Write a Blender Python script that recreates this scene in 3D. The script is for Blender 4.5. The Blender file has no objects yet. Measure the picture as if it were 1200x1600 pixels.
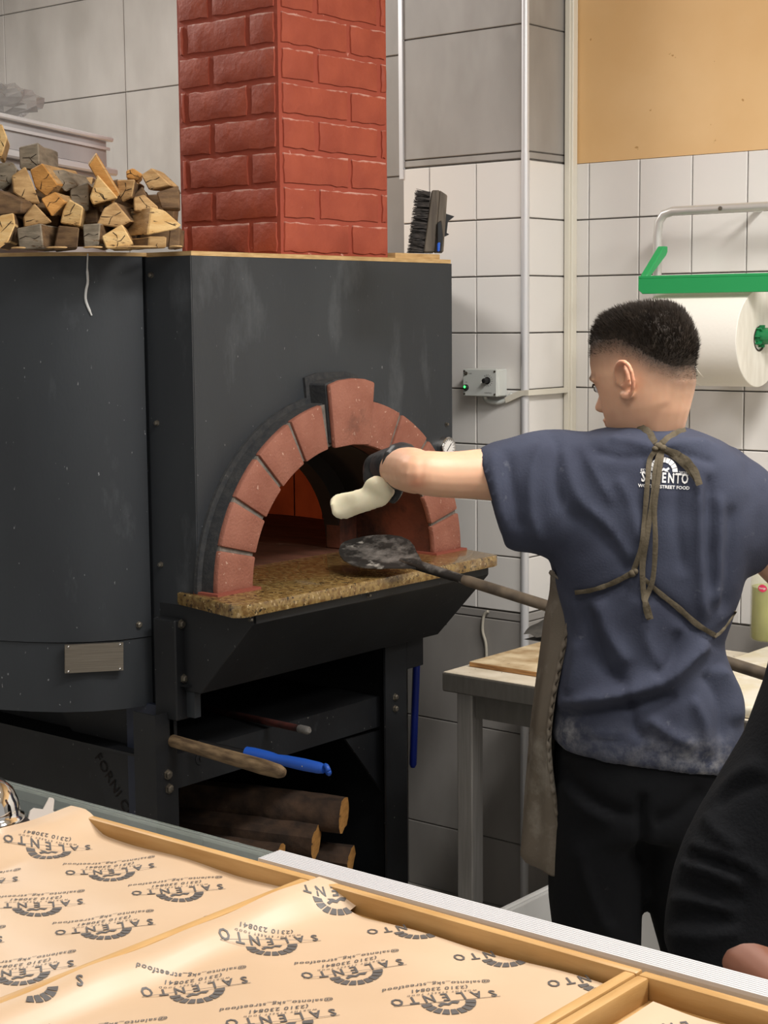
import bpy, bmesh, math, random
import numpy as np
from mathutils import Vector, Matrix, Quaternion
from mathutils.bvhtree import BVHTree
random.seed(7); np.random.seed(7)
scene = bpy.context.scene
COL = scene.collection
# ------------------------------------------------------------------ camera
FPX, CAMH = 2593.4, 1.65
_y, _p, _r = math.radians(50.6945), math.radians(6.7217), math.radians(-0.5005)
_a = np.array([-math.sin(_y), 0, math.cos(_y)]); _b = np.array([math.cos(_y), 0, math.sin(_y)]); _v = np.array([0, 1., 0])
_Rp = np.array([[1, 0, 0], [0, math.cos(_p), -math.sin(_p)], [0, math.sin(_p), math.cos(_p)]])
_Rr = np.array([[math.cos(_r), -math.sin(_r), 0], [math.sin(_r), math.cos(_r), 0], [0, 0, 1]])
_M = _Rr @ _Rp
W = np.array([-(_M @ _a), _M @ _b, -(_M @ _v)])      # rows: world axes seen from the camera (x right, y down, z forward)
CP = np.array([0, 0, CAMH])
cam = bpy.data.cameras.new('camera'); camo = bpy.data.objects.new('camera', cam); COL.objects.link(camo)
cam.sensor_fit = 'VERTICAL'; cam.sensor_height = 36.0; cam.lens = FPX / 1600 * 36
mw = Matrix.Identity(4)
for i in range(3):
    mw[i][0] = W[i, 0]; mw[i][1] = -W[i, 1]; mw[i][2] = -W[i, 2]; mw[i][3] = CP[i]
camo.matrix_world = mw
cam.clip_start = 0.02
scene.camera = camo
# ------------------------------------------------------------------ light and exposure
scene.view_settings.view_transform = 'Standard'; scene.view_settings.look = 'None'
scene.view_settings.gamma = 1.0; scene.view_settings.use_curve_mapping = False
scene.view_settings.exposure = 0.0
world = bpy.data.worlds.new('room_ambient'); scene.world = world; world.use_nodes = True
world.node_tree.nodes['Background'].inputs[0].default_value = (1.0, 0.97, 0.93, 1)
world.node_tree.nodes['Background'].inputs[1].default_value = 0.5
def area(name, loc, tgt, sx, sy, power, col=(1.0, 0.965, 0.92)):
    l = bpy.data.lights.new(name, 'AREA'); l.shape = 'RECTANGLE'; l.size = sx; l.size_y = sy; l.energy = power; l.color = col
    o = bpy.data.objects.new(name, l); COL.objects.link(o); o.location = loc
    o.rotation_euler = (Vector(tgt) - Vector(loc)).to_track_quat('-Z', 'Y').to_euler()
    return o
area('ceiling_panel_light', (-0.75, 2.35, 3.02), (-0.95, 2.4, 0), 1.2, 0.35, 62)
area('ceiling_panel_light', (-0.6, 0.75, 3.02), (-0.9, 1.0, 0), 1.2, 0.6, 20)
area('ceiling_panel_light', (-4.2, 2.6, 3.02), (-4.2, 3.0, 0), 1.0, 0.3, 46)
area('ceiling_panel_light', (0.9, 2.6, 3.02), (0.6, 2.6, 0), 0.6, 0.6, 48)
# ------------------------------------------------------------------ pixel helpers (photo pixel + a real plane -> point)
def ray(x, y): return W @ np.array([(x - 600) / FPX, (y - 800) / FPX, 1.0])
def on(ax, val, x, y):
    d = ray(x, y); return CP + d * ((val - CP[ax]) / d[ax])
def RX(v, x, y): return on(0, v, x, y)
def RY(v, x, y): return on(1, v, x, y)
def RZ(v, x, y): return on(2, v, x, y)
FH = np.array([W[0, 2], W[1, 2], 0]); FH /= np.linalg.norm(FH)
UH = np.array([FH[1], -FH[0], 0]); ZH = np.array([0, 0, 1.0])
def LP(x, y, w):
    d = ray(x, y); return CP + d * (w / (d @ FH))
def proj(P):
    c = (np.asarray(P) - CP) @ W; return np.stack([600 + FPX * c[..., 0] / c[..., 2], 800 + FPX * c[..., 1] / c[..., 2]], -1)
V = lambda p: np.array(p, float)
def lin(h):
    h = h.lstrip('#'); c = [int(h[i:i + 2], 16) / 255 for i in (0, 2, 4)]
    return tuple((x / 12.92 if x <= 0.04045 else ((x + 0.055) / 1.055) ** 2.4) for x in c) + (1,)
# ------------------------------------------------------------------ materials
def mat(name, col, rough=0.5, metal=0.0, col2=None, nscale=20, namt=1.0, contrast=(0.35, 0.65), bump=0.0, bscale=60, stretch=(1, 1, 1),
        coat=0, trans=0, ior=1.45, emit=None, estr=0, detail=5, sub=0, speck=None, alpha=1, spec=0.5, gen=False, rrange=None):
    m = bpy.data.materials.new(name); m.use_nodes = True; nt = m.node_tree; b = nt.nodes['Principled BSDF']
    c = lin(col) if isinstance(col, str) else col
    b.inputs['Base Color'].default_value = c; b.inputs['Roughness'].default_value = rough; b.inputs['Metallic'].default_value = metal
    b.inputs['Coat Weight'].default_value = coat; b.inputs['Transmission Weight'].default_value = trans; b.inputs['IOR'].default_value = ior
    b.inputs['Alpha'].default_value = alpha; b.inputs['Specular IOR Level'].default_value = spec
    if sub: b.inputs['Subsurface Weight'].default_value = sub; b.inputs['Subsurface Radius'].default_value = (0.012, 0.004, 0.002); b.inputs['Subsurface Scale'].default_value = 1.0
    if emit: b.inputs['Emission Color'].default_value = lin(emit); b.inputs['Emission Strength'].default_value = estr
    L = nt.links
    def coords():
        t = nt.nodes.new('ShaderNodeTexCoord'); mp = nt.nodes.new('ShaderNodeMapping'); mp.inputs['Scale'].default_value = stretch
        if gen: L.new(t.outputs['Object'], mp.inputs['Vector'])
        else:
            g = nt.nodes.new('ShaderNodeNewGeometry'); L.new(g.outputs['Position'], mp.inputs['Vector'])
        return mp.outputs['Vector']
    vec = None
    if col2 or bump or speck: vec = coords()
    last = None
    if col2:
        n = nt.nodes.new('ShaderNodeTexNoise'); n.inputs['Scale'].default_value = nscale; n.inputs['Detail'].default_value = detail
        L.new(vec, n.inputs['Vector'])
        r = nt.nodes.new('ShaderNodeValToRGB'); r.color_ramp.elements[0].position = contrast[0]; r.color_ramp.elements[1].position = contrast[1]
        r.color_ramp.elements[0].color = c; r.color_ramp.elements[1].color = lin(col2)
        L.new(n.outputs['Fac'], r.inputs['Fac']); last = r.outputs['Color']
        if rrange:
            mr = nt.nodes.new('ShaderNodeMapRange'); mr.inputs[1].default_value = .3; mr.inputs[2].default_value = .7; mr.inputs[3].default_value = rrange[0]; mr.inputs[4].default_value = rrange[1]
            L.new(n.outputs['Fac'], mr.inputs[0]); L.new(mr.outputs[0], b.inputs['Roughness'])
    if speck:                                                   # list of (colour, scale, threshold, width, detail)
        for (sc, ss, th, wd, dt) in speck:
            n = nt.nodes.new('ShaderNodeTexNoise'); n.inputs['Scale'].default_value = ss; n.inputs['Detail'].default_value = dt; n.inputs['Roughness'].default_value = 0.65
            L.new(vec, n.inputs['Vector'])
            mr = nt.nodes.new('ShaderNodeMapRange'); mr.inputs[1].default_value = th; mr.inputs[2].default_value = th + wd
            L.new(n.outputs['Fac'], mr.inputs[0])
            mx = nt.nodes.new('ShaderNodeMix'); mx.data_type = 'RGBA'
            L.new(mr.outputs[0], mx.inputs['Factor'])
            if last is None: mx.inputs['A'].default_value = c
            else: L.new(last, mx.inputs['A'])
            mx.inputs['B'].default_value = lin(sc); last = mx.outputs['Result']
    if last is not None: L.new(last, b.inputs['Base Color'])
    if bump:
        n = nt.nodes.new('ShaderNodeTexNoise'); n.inputs['Scale'].default_value = bscale; n.inputs['Detail'].default_value = 6
        L.new(vec, n.inputs['Vector'])
        bp = nt.nodes.new('ShaderNodeBump'); bp.inputs['Strength'].default_value = bump; bp.inputs['Distance'].default_value = 0.004
        L.new(n.outputs['Fac'], bp.inputs['Height']); L.new(bp.outputs['Normal'], b.inputs['Normal'])
    return m
M = {}
M['white_tile'] = mat('white_glazed_tile', '#dfdcd8', 0.18, bump=0.05, bscale=9)
M['grout'] = mat('grey_grout', '#6f6b66', 0.9, col2='#5c5853', nscale=30)
M['grey_tile'] = mat('grey_cement_tile', '#a09c98', 0.45, col2='#8e8a85', nscale=7, stretch=(1, 1, .45), contrast=(.3, .7), speck=[('#a8a5a1', 3, .55, .2, 4)], bump=.05, bscale=30)
M['grey_grout'] = mat('pale_tile_grout', '#8f8c88', 0.9)
M['cream'] = mat('cream_plaster', '#e0bb89', 0.6, col2='#d8b07b', nscale=3, bump=0.12, bscale=14, speck=[('#b58a55', 30, .72, .02, 3)])
M['ceiling'] = mat('ceiling_white', '#dddad4', 0.8)
M['wallside'] = mat('side_wall_grey', '#9a9691', 0.6)
M['floor'] = mat('floor_stone', '#b9b6b0', 0.4, col2='#a7a49d', nscale=6)
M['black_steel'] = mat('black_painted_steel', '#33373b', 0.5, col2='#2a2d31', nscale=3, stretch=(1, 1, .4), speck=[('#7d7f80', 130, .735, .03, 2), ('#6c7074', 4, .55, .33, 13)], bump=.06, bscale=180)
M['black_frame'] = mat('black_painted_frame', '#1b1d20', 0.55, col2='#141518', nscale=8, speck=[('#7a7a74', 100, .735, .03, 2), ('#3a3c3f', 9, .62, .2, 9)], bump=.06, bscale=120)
M['navy_frame'] = mat('navy_painted_frame', '#232a3c', 0.5, speck=[('#8a8a88', 70, .73, .03, 2)])
M['bolt'] = mat('bolt_steel', '#8a8478', 0.45, .8, col2='#5e5850', nscale=60)
M['plate'] = mat('nameplate_steel', '#9a9286', 0.42, .85, col2='#877f74', nscale=90, stretch=(.1, .1, 6))
M['chim_mortar'] = mat('chimney_joint_red', '#984533', 0.75, bump=.3, bscale=60, speck=[('#d8a598', 35, .66, .06, 6)])
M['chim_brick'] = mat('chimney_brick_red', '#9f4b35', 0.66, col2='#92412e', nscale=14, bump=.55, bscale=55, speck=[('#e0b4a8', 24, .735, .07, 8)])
M['arch_brick'] = mat('arch_brick', '#956150', 0.75, col2='#865242', nscale=12, bump=.45, bscale=170, speck=[('#bf9a88', 75, .64, .05, 5), ('#4a352d', 7, .60, .2, 9)])
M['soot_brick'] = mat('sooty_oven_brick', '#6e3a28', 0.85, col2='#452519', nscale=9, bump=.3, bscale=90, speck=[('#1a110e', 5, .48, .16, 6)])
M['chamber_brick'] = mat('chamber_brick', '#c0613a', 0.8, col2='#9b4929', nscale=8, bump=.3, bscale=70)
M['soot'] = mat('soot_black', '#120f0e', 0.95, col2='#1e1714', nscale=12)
M['mortar'] = mat('arch_mortar', '#7c746c', 0.9, col2='#635c55', nscale=60, bump=.3, bscale=200)
M['surround'] = mat('arch_black_surround', '#2b2d30', 0.8, col2='#3a3a3a', nscale=60, bump=.4, bscale=150, speck=[('#8e8a80', 22, .70, .1, 9)])
M['red_seal'] = mat('red_silicone', '#8c4a3c', 0.6)
M['granite'] = mat('polished_granite', '#8f7648', 0.25, col2='#6f5430', nscale=70, contrast=(.42, .6), detail=8,
                   speck=[('#b79f74', 85, .585, .06, 6), ('#241d17', 62, .575, .05, 8), ('#43301e', 120, .59, .06, 6), ('#a89a86', 7, .56, .3, 11)], bump=.02, coat=.3)
M['hearth'] = mat('hearth_tiles', '#6d4232', 0.8, col2='#52301f', nscale=9, stretch=(1, 3, 1), speck=[('#c4b09a', 7, .64, .25, 9), ('#1d1310', 12, .62, .1, 6)])
M['plywood'] = mat('plywood_edge', '#c8a877', 0.75, col2='#b39160', nscale=30, stretch=(1, 1, 6))
M['alu'] = mat('anodised_aluminium', '#d4d4d6', 0.42, 0.35)
M['alu_tube'] = mat('brushed_tube', '#cfcdc8', 0.36, 0.5)
M['trunk'] = mat('cream_pvc', '#d9d4c6', 0.4)
M['green'] = mat('green_plastic', '#2a9a58', 0.38)
M['green_dark'] = mat('green_plastic_hub', '#1a7a48', 0.35)
M['paper_roll'] = mat('paper_towel', '#efebe2', 0.9, bump=.1, bscale=120)
M['roll_end'] = mat('paper_towel_end', '#dcd8cd', 0.9, col2='#cfcabe', nscale=60, stretch=(1, 1, .2))
M['cardcore'] = mat('roll_core_hole', '#3a332b', 0.9)
M['boxgrey'] = mat('control_box_grey', '#c3c6c2', 0.45)
M['blackpl'] = mat('black_plastic', '#1a1a1b', 0.4)
M['led'] = mat('green_led', '#3cff5a', 0.3, emit='#30e050', estr=6)
M['ink'] = mat('dark_print', '#3c3b3a', 0.6)
M['chrome'] = mat('chrome', '#d6d4d2', 0.07, 1.0)
M['glass'] = mat('counter_glass', '#d3dcd8', 0.03, trans=.92, ior=1.45)
M['steel'] = mat('brushed_steel', '#8d8a86', 0.4, .5, col2='#7c7975', nscale=40, stretch=(6, 6, .2))
M['dark_steel'] = mat('dull_table_steel', '#5c5954', 0.45, .4, col2='#55524d', nscale=30, stretch=(3, 3, .5), speck=[('#b8b2a6', 60, .70, .1, 6)])
M['flour_steel'] = mat('floured_steel', '#d8cfbd', 0.85, col2='#c3b8a2', nscale=18, speck=[('#5b564e', 45, .66, .04, 4)], bump=.2, bscale=70)
M['flour_board'] = mat('floured_board', '#d8c6a4', 0.85, col2='#a98e68', nscale=13, contrast=(.4, .62), speck=[('#3a3128', 26, .66, .06, 5)], bump=.15, bscale=60)
M['board_edge'] = mat('board_edge', '#b98a55', 0.7, col2='#7e5730', nscale=12, stretch=(1, 1, 12))
M['marble'] = mat('floured_marble', '#e6dfcf', 0.5, col2='#d9cda8', nscale=11, contrast=(.45, .7), speck=[('#efe9d8', 20, .55, .1, 6)], bump=.2, bscale=50)
M['bamboo'] = mat('bamboo', '#c39b64', 0.45, col2='#b0864e', nscale=5, stretch=(2, 14, 14), bump=.05, bscale=40)
M['bamboo_y'] = mat('bamboo_cross', '#c39b64', 0.45, col2='#b0864e', nscale=5, stretch=(14, 2, 14), bump=.05)
M['kraft'] = mat('waxed_kraft_paper', '#cab094', 0.38, col2='#c2a688', nscale=5, bump=.10, bscale=14, spec=.45)
M['print'] = mat('brown_black_print', '#54504e', 0.5)
M['oil'] = mat('olive_oil', '#8f9022', 0.25, col2='#a5a53c', nscale=14, sub=0.0, coat=.4)
M['clearpl'] = mat('cloudy_clear_plastic', '#dfe2c4', 0.2, alpha=.28)
M['pink'] = mat('pink_label', '#d83c62', 0.4)
M['white_ink'] = mat('white_print', '#e8e6e4', 0.6)
M['boxclear'] = mat('translucent_container', '#c9cacb', 0.22, col2='#b3b4b6', nscale=4, stretch=(1, 1, .3), alpha=.88)
M['boxlid'] = mat('translucent_lid', '#e0e1e2', 0.2, alpha=.85)
M['bag'] = mat('clear_bag', '#a9a6a3', 0.16, col2='#8b8886', nscale=12, alpha=.62)
M['carton'] = mat('grey_carton', '#6f6b69', 0.7)
M['bristle'] = mat('black_bristles', '#231f1d', 0.7, col2='#3a332e', nscale=80)
M['oldwood'] = mat('weathered_brush_wood', '#5f564b', 0.8, col2='#473f37', nscale=30, stretch=(3, 3, .4), speck=[('#b1a894', 60, .70, .05, 4)], bump=.2)
M['blue'] = mat('blue_plastic_handle', '#2456b8', 0.4, speck=[('#5f7fb8', 40, .68, .1, 4), ('#1c1c20', 30, .73, .02, 3)])
M['blue_dark'] = mat('dark_blue_handle', '#101f66', 0.35)
M['handle_wood'] = mat('old_wooden_handle', '#8a7355', 0.75, col2='#4c3b29', nscale=9, stretch=(2, 8, 8), bump=.25, bscale=70)
M['rust'] = mat('rusty_rod', '#4a201a', 0.7, col2='#2b1512', nscale=40)
M['peel'] = mat('blackened_peel', '#3a3836', 0.5, .35, col2='#292725', nscale=9, speck=[('#8f8b86', 15, .50, .2, 10), ('#d0ccc4', 21, .60, .1, 10)])
M['peel_handle'] = mat('peel_handle', '#6d6152', 0.55, .1, col2='#4b433a', nscale=12, stretch=(2, 2, 2))
M['dough'] = mat('raw_dough', '#f0e8cd', 0.6, col2='#e6dcbc', nscale=16, bump=.15, bscale=30, sub=.15)
M['glove'] = mat('black_glove', '#1d1d1f', 0.42, col2='#2b2b2c', nscale=24, speck=[('#77746f', 45, .70, .12, 8)], bump=.3, bscale=70)
M['shirt'] = mat('navy_cotton', '#404453', 0.9, col2='#373a48', nscale=9, bump=.14, bscale=260, speck=[('#5c5e68', 34, .64, .12, 8)], spec=.2)
M['trousers'] = mat('black_trousers', '#0d0e11', 0.9, bump=.2, bscale=60, speck=[('#3c3b3a', 14, .66, .1, 8)], spec=.2)
M['apron'] = mat('taupe_apron', '#6b6257', 0.9, col2='#5f574c', nscale=5, speck=[('#9c968c', 8, .50, .3, 11)], bump=.15, bscale=220, spec=.2)
M['tie'] = mat('apron_tie', '#62594a', 0.9, col2='#4f4739', nscale=45, bump=.3, bscale=200, spec=.2)
M['hoodie'] = mat('black_hoodie', '#101114', 0.95, bump=.25, bscale=220, spec=.2)
M['hair'] = mat('dark_brown_hair', '#2f261e', 0.65, col2='#221b15', nscale=60, spec=.3)
M['hair2'] = mat('black_hair', '#1b1714', 0.6)
M['shoe'] = mat('black_shoe', '#131313', 0.5)
M['crate'] = mat('white_plastic_crate', '#d3d2cf', 0.45)
M['cloth'] = mat('dark_cloth', '#3a3835', 0.9, col2='#5b5853', nscale=22, speck=[('#c9c4ba', 20, .62, .1, 6)])
M['cable'] = mat('pale_cable', '#b9b3a4', 0.5)
M['crack'] = mat('white_string', '#d6d6d4', 0.7)
M['scraper'] = mat('grey_plastic_scraper', '#a79e96', 0.6)
M['wood_crack'] = mat('wood_crack', '#2c2016', 0.95)
M['bark'] = mat('bark', '#4a3729', 0.9, col2='#2e221a', nscale=26, stretch=(1, 1, 1), bump=.8, bscale=40)
def wood_mat(name, c1, c2, crack=True):
    return mat(name, c1, 0.8, col2=c2, nscale=22, gen=True, bump=.4, bscale=90, stretch=(1.0, 1.0, 4), contrast=(.38, .64), speck=[('#4a3520', 11, .625, .02, 4), ('#6b5034', 30, .62, .05, 5)] if crack else None)
M['w_bright'] = wood_mat('split_wood_bright', '#e0bd84', '#cda266')
M['w_orange'] = wood_mat('split_wood_orange', '#cc9450', '#b07c3e')
M['w_tan'] = wood_mat('split_wood_tan', '#c39f6e', '#a37f52')
M['w_grey'] = wood_mat('split_wood_grey', '#8f8371', '#6f6556')
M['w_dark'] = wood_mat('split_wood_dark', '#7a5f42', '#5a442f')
def pale_top_edge(m, top=.0265):  # paler, noise-broken band along the top edge of each brick
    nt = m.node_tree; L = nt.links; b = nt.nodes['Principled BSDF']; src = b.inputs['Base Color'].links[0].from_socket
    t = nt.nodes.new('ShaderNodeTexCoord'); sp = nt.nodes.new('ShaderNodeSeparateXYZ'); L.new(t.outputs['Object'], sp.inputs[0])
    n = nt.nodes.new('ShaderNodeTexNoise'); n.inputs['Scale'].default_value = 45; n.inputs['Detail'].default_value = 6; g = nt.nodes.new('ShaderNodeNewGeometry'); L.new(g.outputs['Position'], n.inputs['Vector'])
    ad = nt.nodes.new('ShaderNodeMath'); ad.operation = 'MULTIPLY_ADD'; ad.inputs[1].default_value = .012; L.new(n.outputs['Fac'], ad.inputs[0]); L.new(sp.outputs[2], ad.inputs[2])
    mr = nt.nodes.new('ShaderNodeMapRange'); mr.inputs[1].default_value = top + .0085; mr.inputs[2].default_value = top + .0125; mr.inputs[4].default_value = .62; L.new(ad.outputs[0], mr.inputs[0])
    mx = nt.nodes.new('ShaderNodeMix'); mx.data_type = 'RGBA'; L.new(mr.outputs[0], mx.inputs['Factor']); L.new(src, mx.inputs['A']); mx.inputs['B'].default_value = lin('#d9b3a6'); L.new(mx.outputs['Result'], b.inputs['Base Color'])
pale_top_edge(M['chim_brick'])
def flour_attr(m, col):
    nt = m.node_tree; L = nt.links; b = nt.nodes['Principled BSDF']; src = b.inputs['Base Color'].links[0].from_socket
    at = nt.nodes.new('ShaderNodeAttribute'); at.attribute_name = 'flour'; n = nt.nodes.new('ShaderNodeTexNoise'); n.inputs['Scale'].default_value = 30; n.inputs['Detail'].default_value = 10; n.inputs['Roughness'].default_value = .7
    g = nt.nodes.new('ShaderNodeNewGeometry'); L.new(g.outputs['Position'], n.inputs['Vector'])
    mr = nt.nodes.new('ShaderNodeMapRange'); mr.inputs[1].default_value = .42; mr.inputs[2].default_value = .72; L.new(n.outputs['Fac'], mr.inputs[0])
    mu = nt.nodes.new('ShaderNodeMath'); mu.operation = 'MULTIPLY'; L.new(mr.outputs[0], mu.inputs[0]); L.new(at.outputs['Fac'], mu.inputs[1])
    mx = nt.nodes.new('ShaderNodeMix'); mx.data_type = 'RGBA'; L.new(mu.outputs[0], mx.inputs['Factor']); L.new(src, mx.inputs['A']); mx.inputs['B'].default_value = lin(col); L.new(mx.outputs['Result'], b.inputs['Base Color'])
flour_attr(M['shirt'], '#a9a8a8')
# skin: procedural base plus a painted attribute for stubble (fade haircut) and ruddy ear and elbow
def skin_mat(name, base, red, stub):
    m = bpy.data.materials.new(name); m.use_nodes = True; nt = m.node_tree; b = nt.nodes['Principled BSDF']; L = nt.links
    ar_ = nt.nodes.new('ShaderNodeAttribute'); ar_.attribute_name = 'ruddy'; as_ = nt.nodes.new('ShaderNodeAttribute'); as_.attribute_name = 'stubble'
    n = nt.nodes.new('ShaderNodeTexNoise'); n.inputs['Scale'].default_value = 35; n.inputs['Detail'].default_value = 5
    m0 = nt.nodes.new('ShaderNodeMix'); m0.data_type = 'RGBA'; m0.inputs['A'].default_value = lin(base); m0.inputs['B'].default_value = lin(red)
    ad = nt.nodes.new('ShaderNodeMath'); ad.operation = 'MULTIPLY_ADD'; ad.inputs[1].default_value = .35; L.new(n.outputs['Fac'], ad.inputs[0]); L.new(ar_.outputs['Fac'], ad.inputs[2]); ad.use_clamp = True
    L.new(ad.outputs[0], m0.inputs['Factor'])
    n2 = nt.nodes.new('ShaderNodeTexNoise'); n2.inputs['Scale'].default_value = 900; n2.inputs['Detail'].default_value = 2
    mu = nt.nodes.new('ShaderNodeMath'); mu.operation = 'MULTIPLY_ADD'; mu.inputs[1].default_value = .5; mu.inputs[2].default_value = .75; L.new(n2.outputs['Fac'], mu.inputs[0])
    mm = nt.nodes.new('ShaderNodeMath'); mm.operation = 'MULTIPLY'; mm.use_clamp = True; L.new(mu.outputs[0], mm.inputs[0]); L.new(as_.outputs['Fac'], mm.inputs[1])
    m1 = nt.nodes.new('ShaderNodeMix'); m1.data_type = 'RGBA'; L.new(m0.outputs['Result'], m1.inputs['A']); m1.inputs['B'].default_value = lin(stub); L.new(mm.outputs[0], m1.inputs['Factor'])
    L.new(m1.outputs['Result'], b.inputs['Base Color']); b.inputs['Roughness'].default_value = .5
    b.inputs['Subsurface Weight'].default_value = .25; b.inputs['Subsurface Radius'].default_value = (.01, .004, .002); b.inputs['Subsurface Scale'].default_value = 1
    return m
M['skin'] = skin_mat('fair_skin', '#e0b494', '#c67f62', '#352a22')
M['skin2'] = skin_mat('tan_skin', '#8a5a45', '#7a4a3a', '#2a211c')
# ------------------------------------------------------------------ mesh tools
ORG = {}
class MB:
    def __init__(s): s.v = []; s.f = []; s.m = []
    def add(s, vs, fs, mi=0):
        o = len(s.v); s.v += [tuple(map(float, p)) for p in vs]; s.f += [tuple(i + o for i in f) for f in fs]; s.m += [mi] * len(fs); return s
    def box(s, lo, hi, mi=0):
        (a, b, c), (d, e, f) = lo, hi
        return s.add([(a, b, c), (d, b, c), (d, e, c), (a, e, c), (a, b, f), (d, b, f), (d, e, f), (a, e, f)],
                     [(0, 3, 2, 1), (4, 5, 6, 7), (0, 1, 5, 4), (1, 2, 6, 5), (2, 3, 7, 6), (3, 0, 4, 7)], mi)
    def obox(s, c, ax, ay, az, mi=0):                            # centre and three half-axis vectors
        c, ax, ay, az = map(V, (c, ax, ay, az)); vs = []
        for k in (-1, 1):
            for i, j in ((-1, -1), (1, -1), (1, 1), (-1, 1)): vs.append(c + i * ax + j * ay + k * az)
        return s.add(vs, [(0, 3, 2, 1), (4, 5, 6, 7), (0, 1, 5, 4), (1, 2, 6, 5), (2, 3, 7, 6), (3, 0, 4, 7)], mi)
    def prism(s, pts, ext, mi=0, mi_side=None):                  # polygon of 3-D points pushed by a vector
        n = len(pts); ext = V(ext); a = [V(p) for p in pts]; vs = a + [p + ext for p in a]; ms = mi if mi_side is None else mi_side
        s.add(vs, [tuple(range(n))[::-1]], mi); o = len(s.v) - 2 * n
        s.f.append(tuple(o + n + i for i in range(n))); s.m.append(mi)
        for i in range(n):
            j = (i + 1) % n; s.f.append((o + i, o + j, o + n + j, o + n + i)); s.m.append(ms)
        return s
    def loft(s, rings, caps=True, mi=0, closed=True):
        n = len(rings[0]); o = len(s.v)
        for r in rings: s.v += [tuple(map(float, p)) for p in r]
        for k in range(len(rings) - 1):
            for i in range(n if closed else n - 1):
                j = (i + 1) % n; s.f.append((o + k * n + i, o + k * n + j, o + (k + 1) * n + j, o + (k + 1) * n + i)); s.m.append(mi)
        if caps:
            s.f.append(tuple(o + i for i in range(n))[::-1]); s.m.append(mi)
            e = o + (len(rings) - 1) * n; s.f.append(tuple(e + i for i in range(n))); s.m.append(mi)
        return s
    def tube(s, pts, rad, n=10, mi=0, flat=None):
        pts = [V(p) for p in pts]; k = len(pts)
        if not hasattr(rad, '__len__'): rad = [rad] * k
        rings = []; up = V((0.13, 0.21, 0.97)); prev = None
        for i in range(k):
            t = pts[min(i + 1, k - 1)] - pts[max(i - 1, 0)]; t = t / (np.linalg.norm(t) + 1e-9)
            if prev is None:
                x = np.cross(up, t)
                if np.linalg.norm(x) < .1: x = np.cross(V((1, 0, 0)), t)
            else: x = prev - t * (prev @ t)
            x /= np.linalg.norm(x); prev = x; y = np.cross(t, x)
            rings.append([pts[i] + rad[i] * (math.cos(a) * x + math.sin(a) * y) for a in [2 * math.pi * q / n for q in range(n)]])
        return s.loft(rings, True, mi)
    def lathe(s, prof, o, d=(0, 0, 1), n=24, mi=0):              # profile of (radius, distance along d)
        d = V(d) / np.linalg.norm(d); h = V((1, 0, 0)) if abs(d[0]) < .8 else V((0, 1, 0)); x = np.cross(d, h); x /= np.linalg.norm(x); y = np.cross(d, x); o = V(o)
        rings = [[o + d * t + max(r, 1e-4) * (math.cos(a) * x + math.sin(a) * y) for a in [2 * math.pi * q / n for q in range(n)]] for r, t in prof]
        return s.loft(rings, True, mi)
    def sphere(s, c, r, n=12, mi=0):
        r = V(r) if hasattr(r, '__len__') else V((r, r, r)); c = V(c)
        rings = []
        for k in range(n + 1):
            th = math.pi * (k + .02) / (n + .04); rr = math.sin(th) + 1e-3; rings.append([c + r * V((rr * math.cos(a), rr * math.sin(a), -math.cos(th))) for a in [2 * math.pi * q / (2 * n) for q in range(2 * n)]])
        return s.loft(rings, True, mi)
    def mesh(s, name, org, mats, smooth=False, bevel=0, bseg=1):
        me = bpy.data.meshes.new(name); me.from_pydata([tuple(np.array(p) - org) for p in s.v], [], s.f)
        for m in (mats if isinstance(mats, (list, tuple)) else [mats]): me.materials.append(m)
        me.polygons.foreach_set('material_index', s.m)
        bm = bmesh.new(); bm.from_mesh(me); bmesh.ops.recalc_face_normals(bm, faces=bm.faces)
        if bevel:
            ed = [e for e in bm.edges if len(e.link_faces) == 2 and e.calc_face_angle(0) > .5]
            bmesh.ops.bevel(bm, geom=ed, offset=bevel, segments=bseg, affect='EDGES', profile=.5, clamp_overlap=True)
        bm.to_mesh(me); bm.free()
        if smooth:
            me.shade_smooth()
            if smooth != 'all': me.set_sharp_from_angle(angle=.7)
        me.update(); return me
def link(name, me, parent=None, loc=None):
    o = bpy.data.objects.new(name, me); COL.objects.link(o)
    if parent is not None: o.parent = parent
    if loc is not None: o.location = tuple(loc)
    return o
def props(o, label=None, cat=None, group=None, kind=None):
    if label: o['label'] = label
    if cat: o['category'] = cat
    if group: o['group'] = group
    if kind: o['kind'] = kind
    return o
def thing(name, loc, label, cat, group=None):
    o = bpy.data.objects.new(name, None); COL.objects.link(o); o.location = tuple(loc); o.empty_display_size = .05
    ORG[o.name] = V(loc); return props(o, label, cat, group)
def part(name, mb, mats, parent, smooth=False, bevel=0, bseg=1, label=None):
    org = ORG[parent.name]; o = link(name, mb.mesh(name, org, mats, smooth, bevel, bseg), parent); ORG[o.name] = org
    if label: o['label'] = label
    return o
def single(name, mb, mats, label, cat, group=None, smooth=False, bevel=0, bseg=1, kind=None):
    a = np.array(mb.v); org = V(((a[:, 0].min() + a[:, 0].max()) / 2, (a[:, 1].min() + a[:, 1].max()) / 2, a[:, 2].min()))
    o = link(name, mb.mesh(name, org, mats, smooth, bevel, bseg), None, org); ORG[o.name] = org
    return props(o, label, cat, group, kind)
def inst(name, me, parent, loc, rot=None, scale=None):           # shared mesh data, world position
    o = link(name, me, parent, V(loc) - ORG[parent.name])
    if rot: o.rotation_euler = rot
    if scale: o.scale = scale
    return o
def struct(name, mb, mats, label=None, **k):
    o = link(name, mb.mesh(name, V((0, 0, 0)), mats, **k)); ORG[o.name] = V((0, 0, 0)); return props(o, label, None, None, 'structure')
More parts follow.
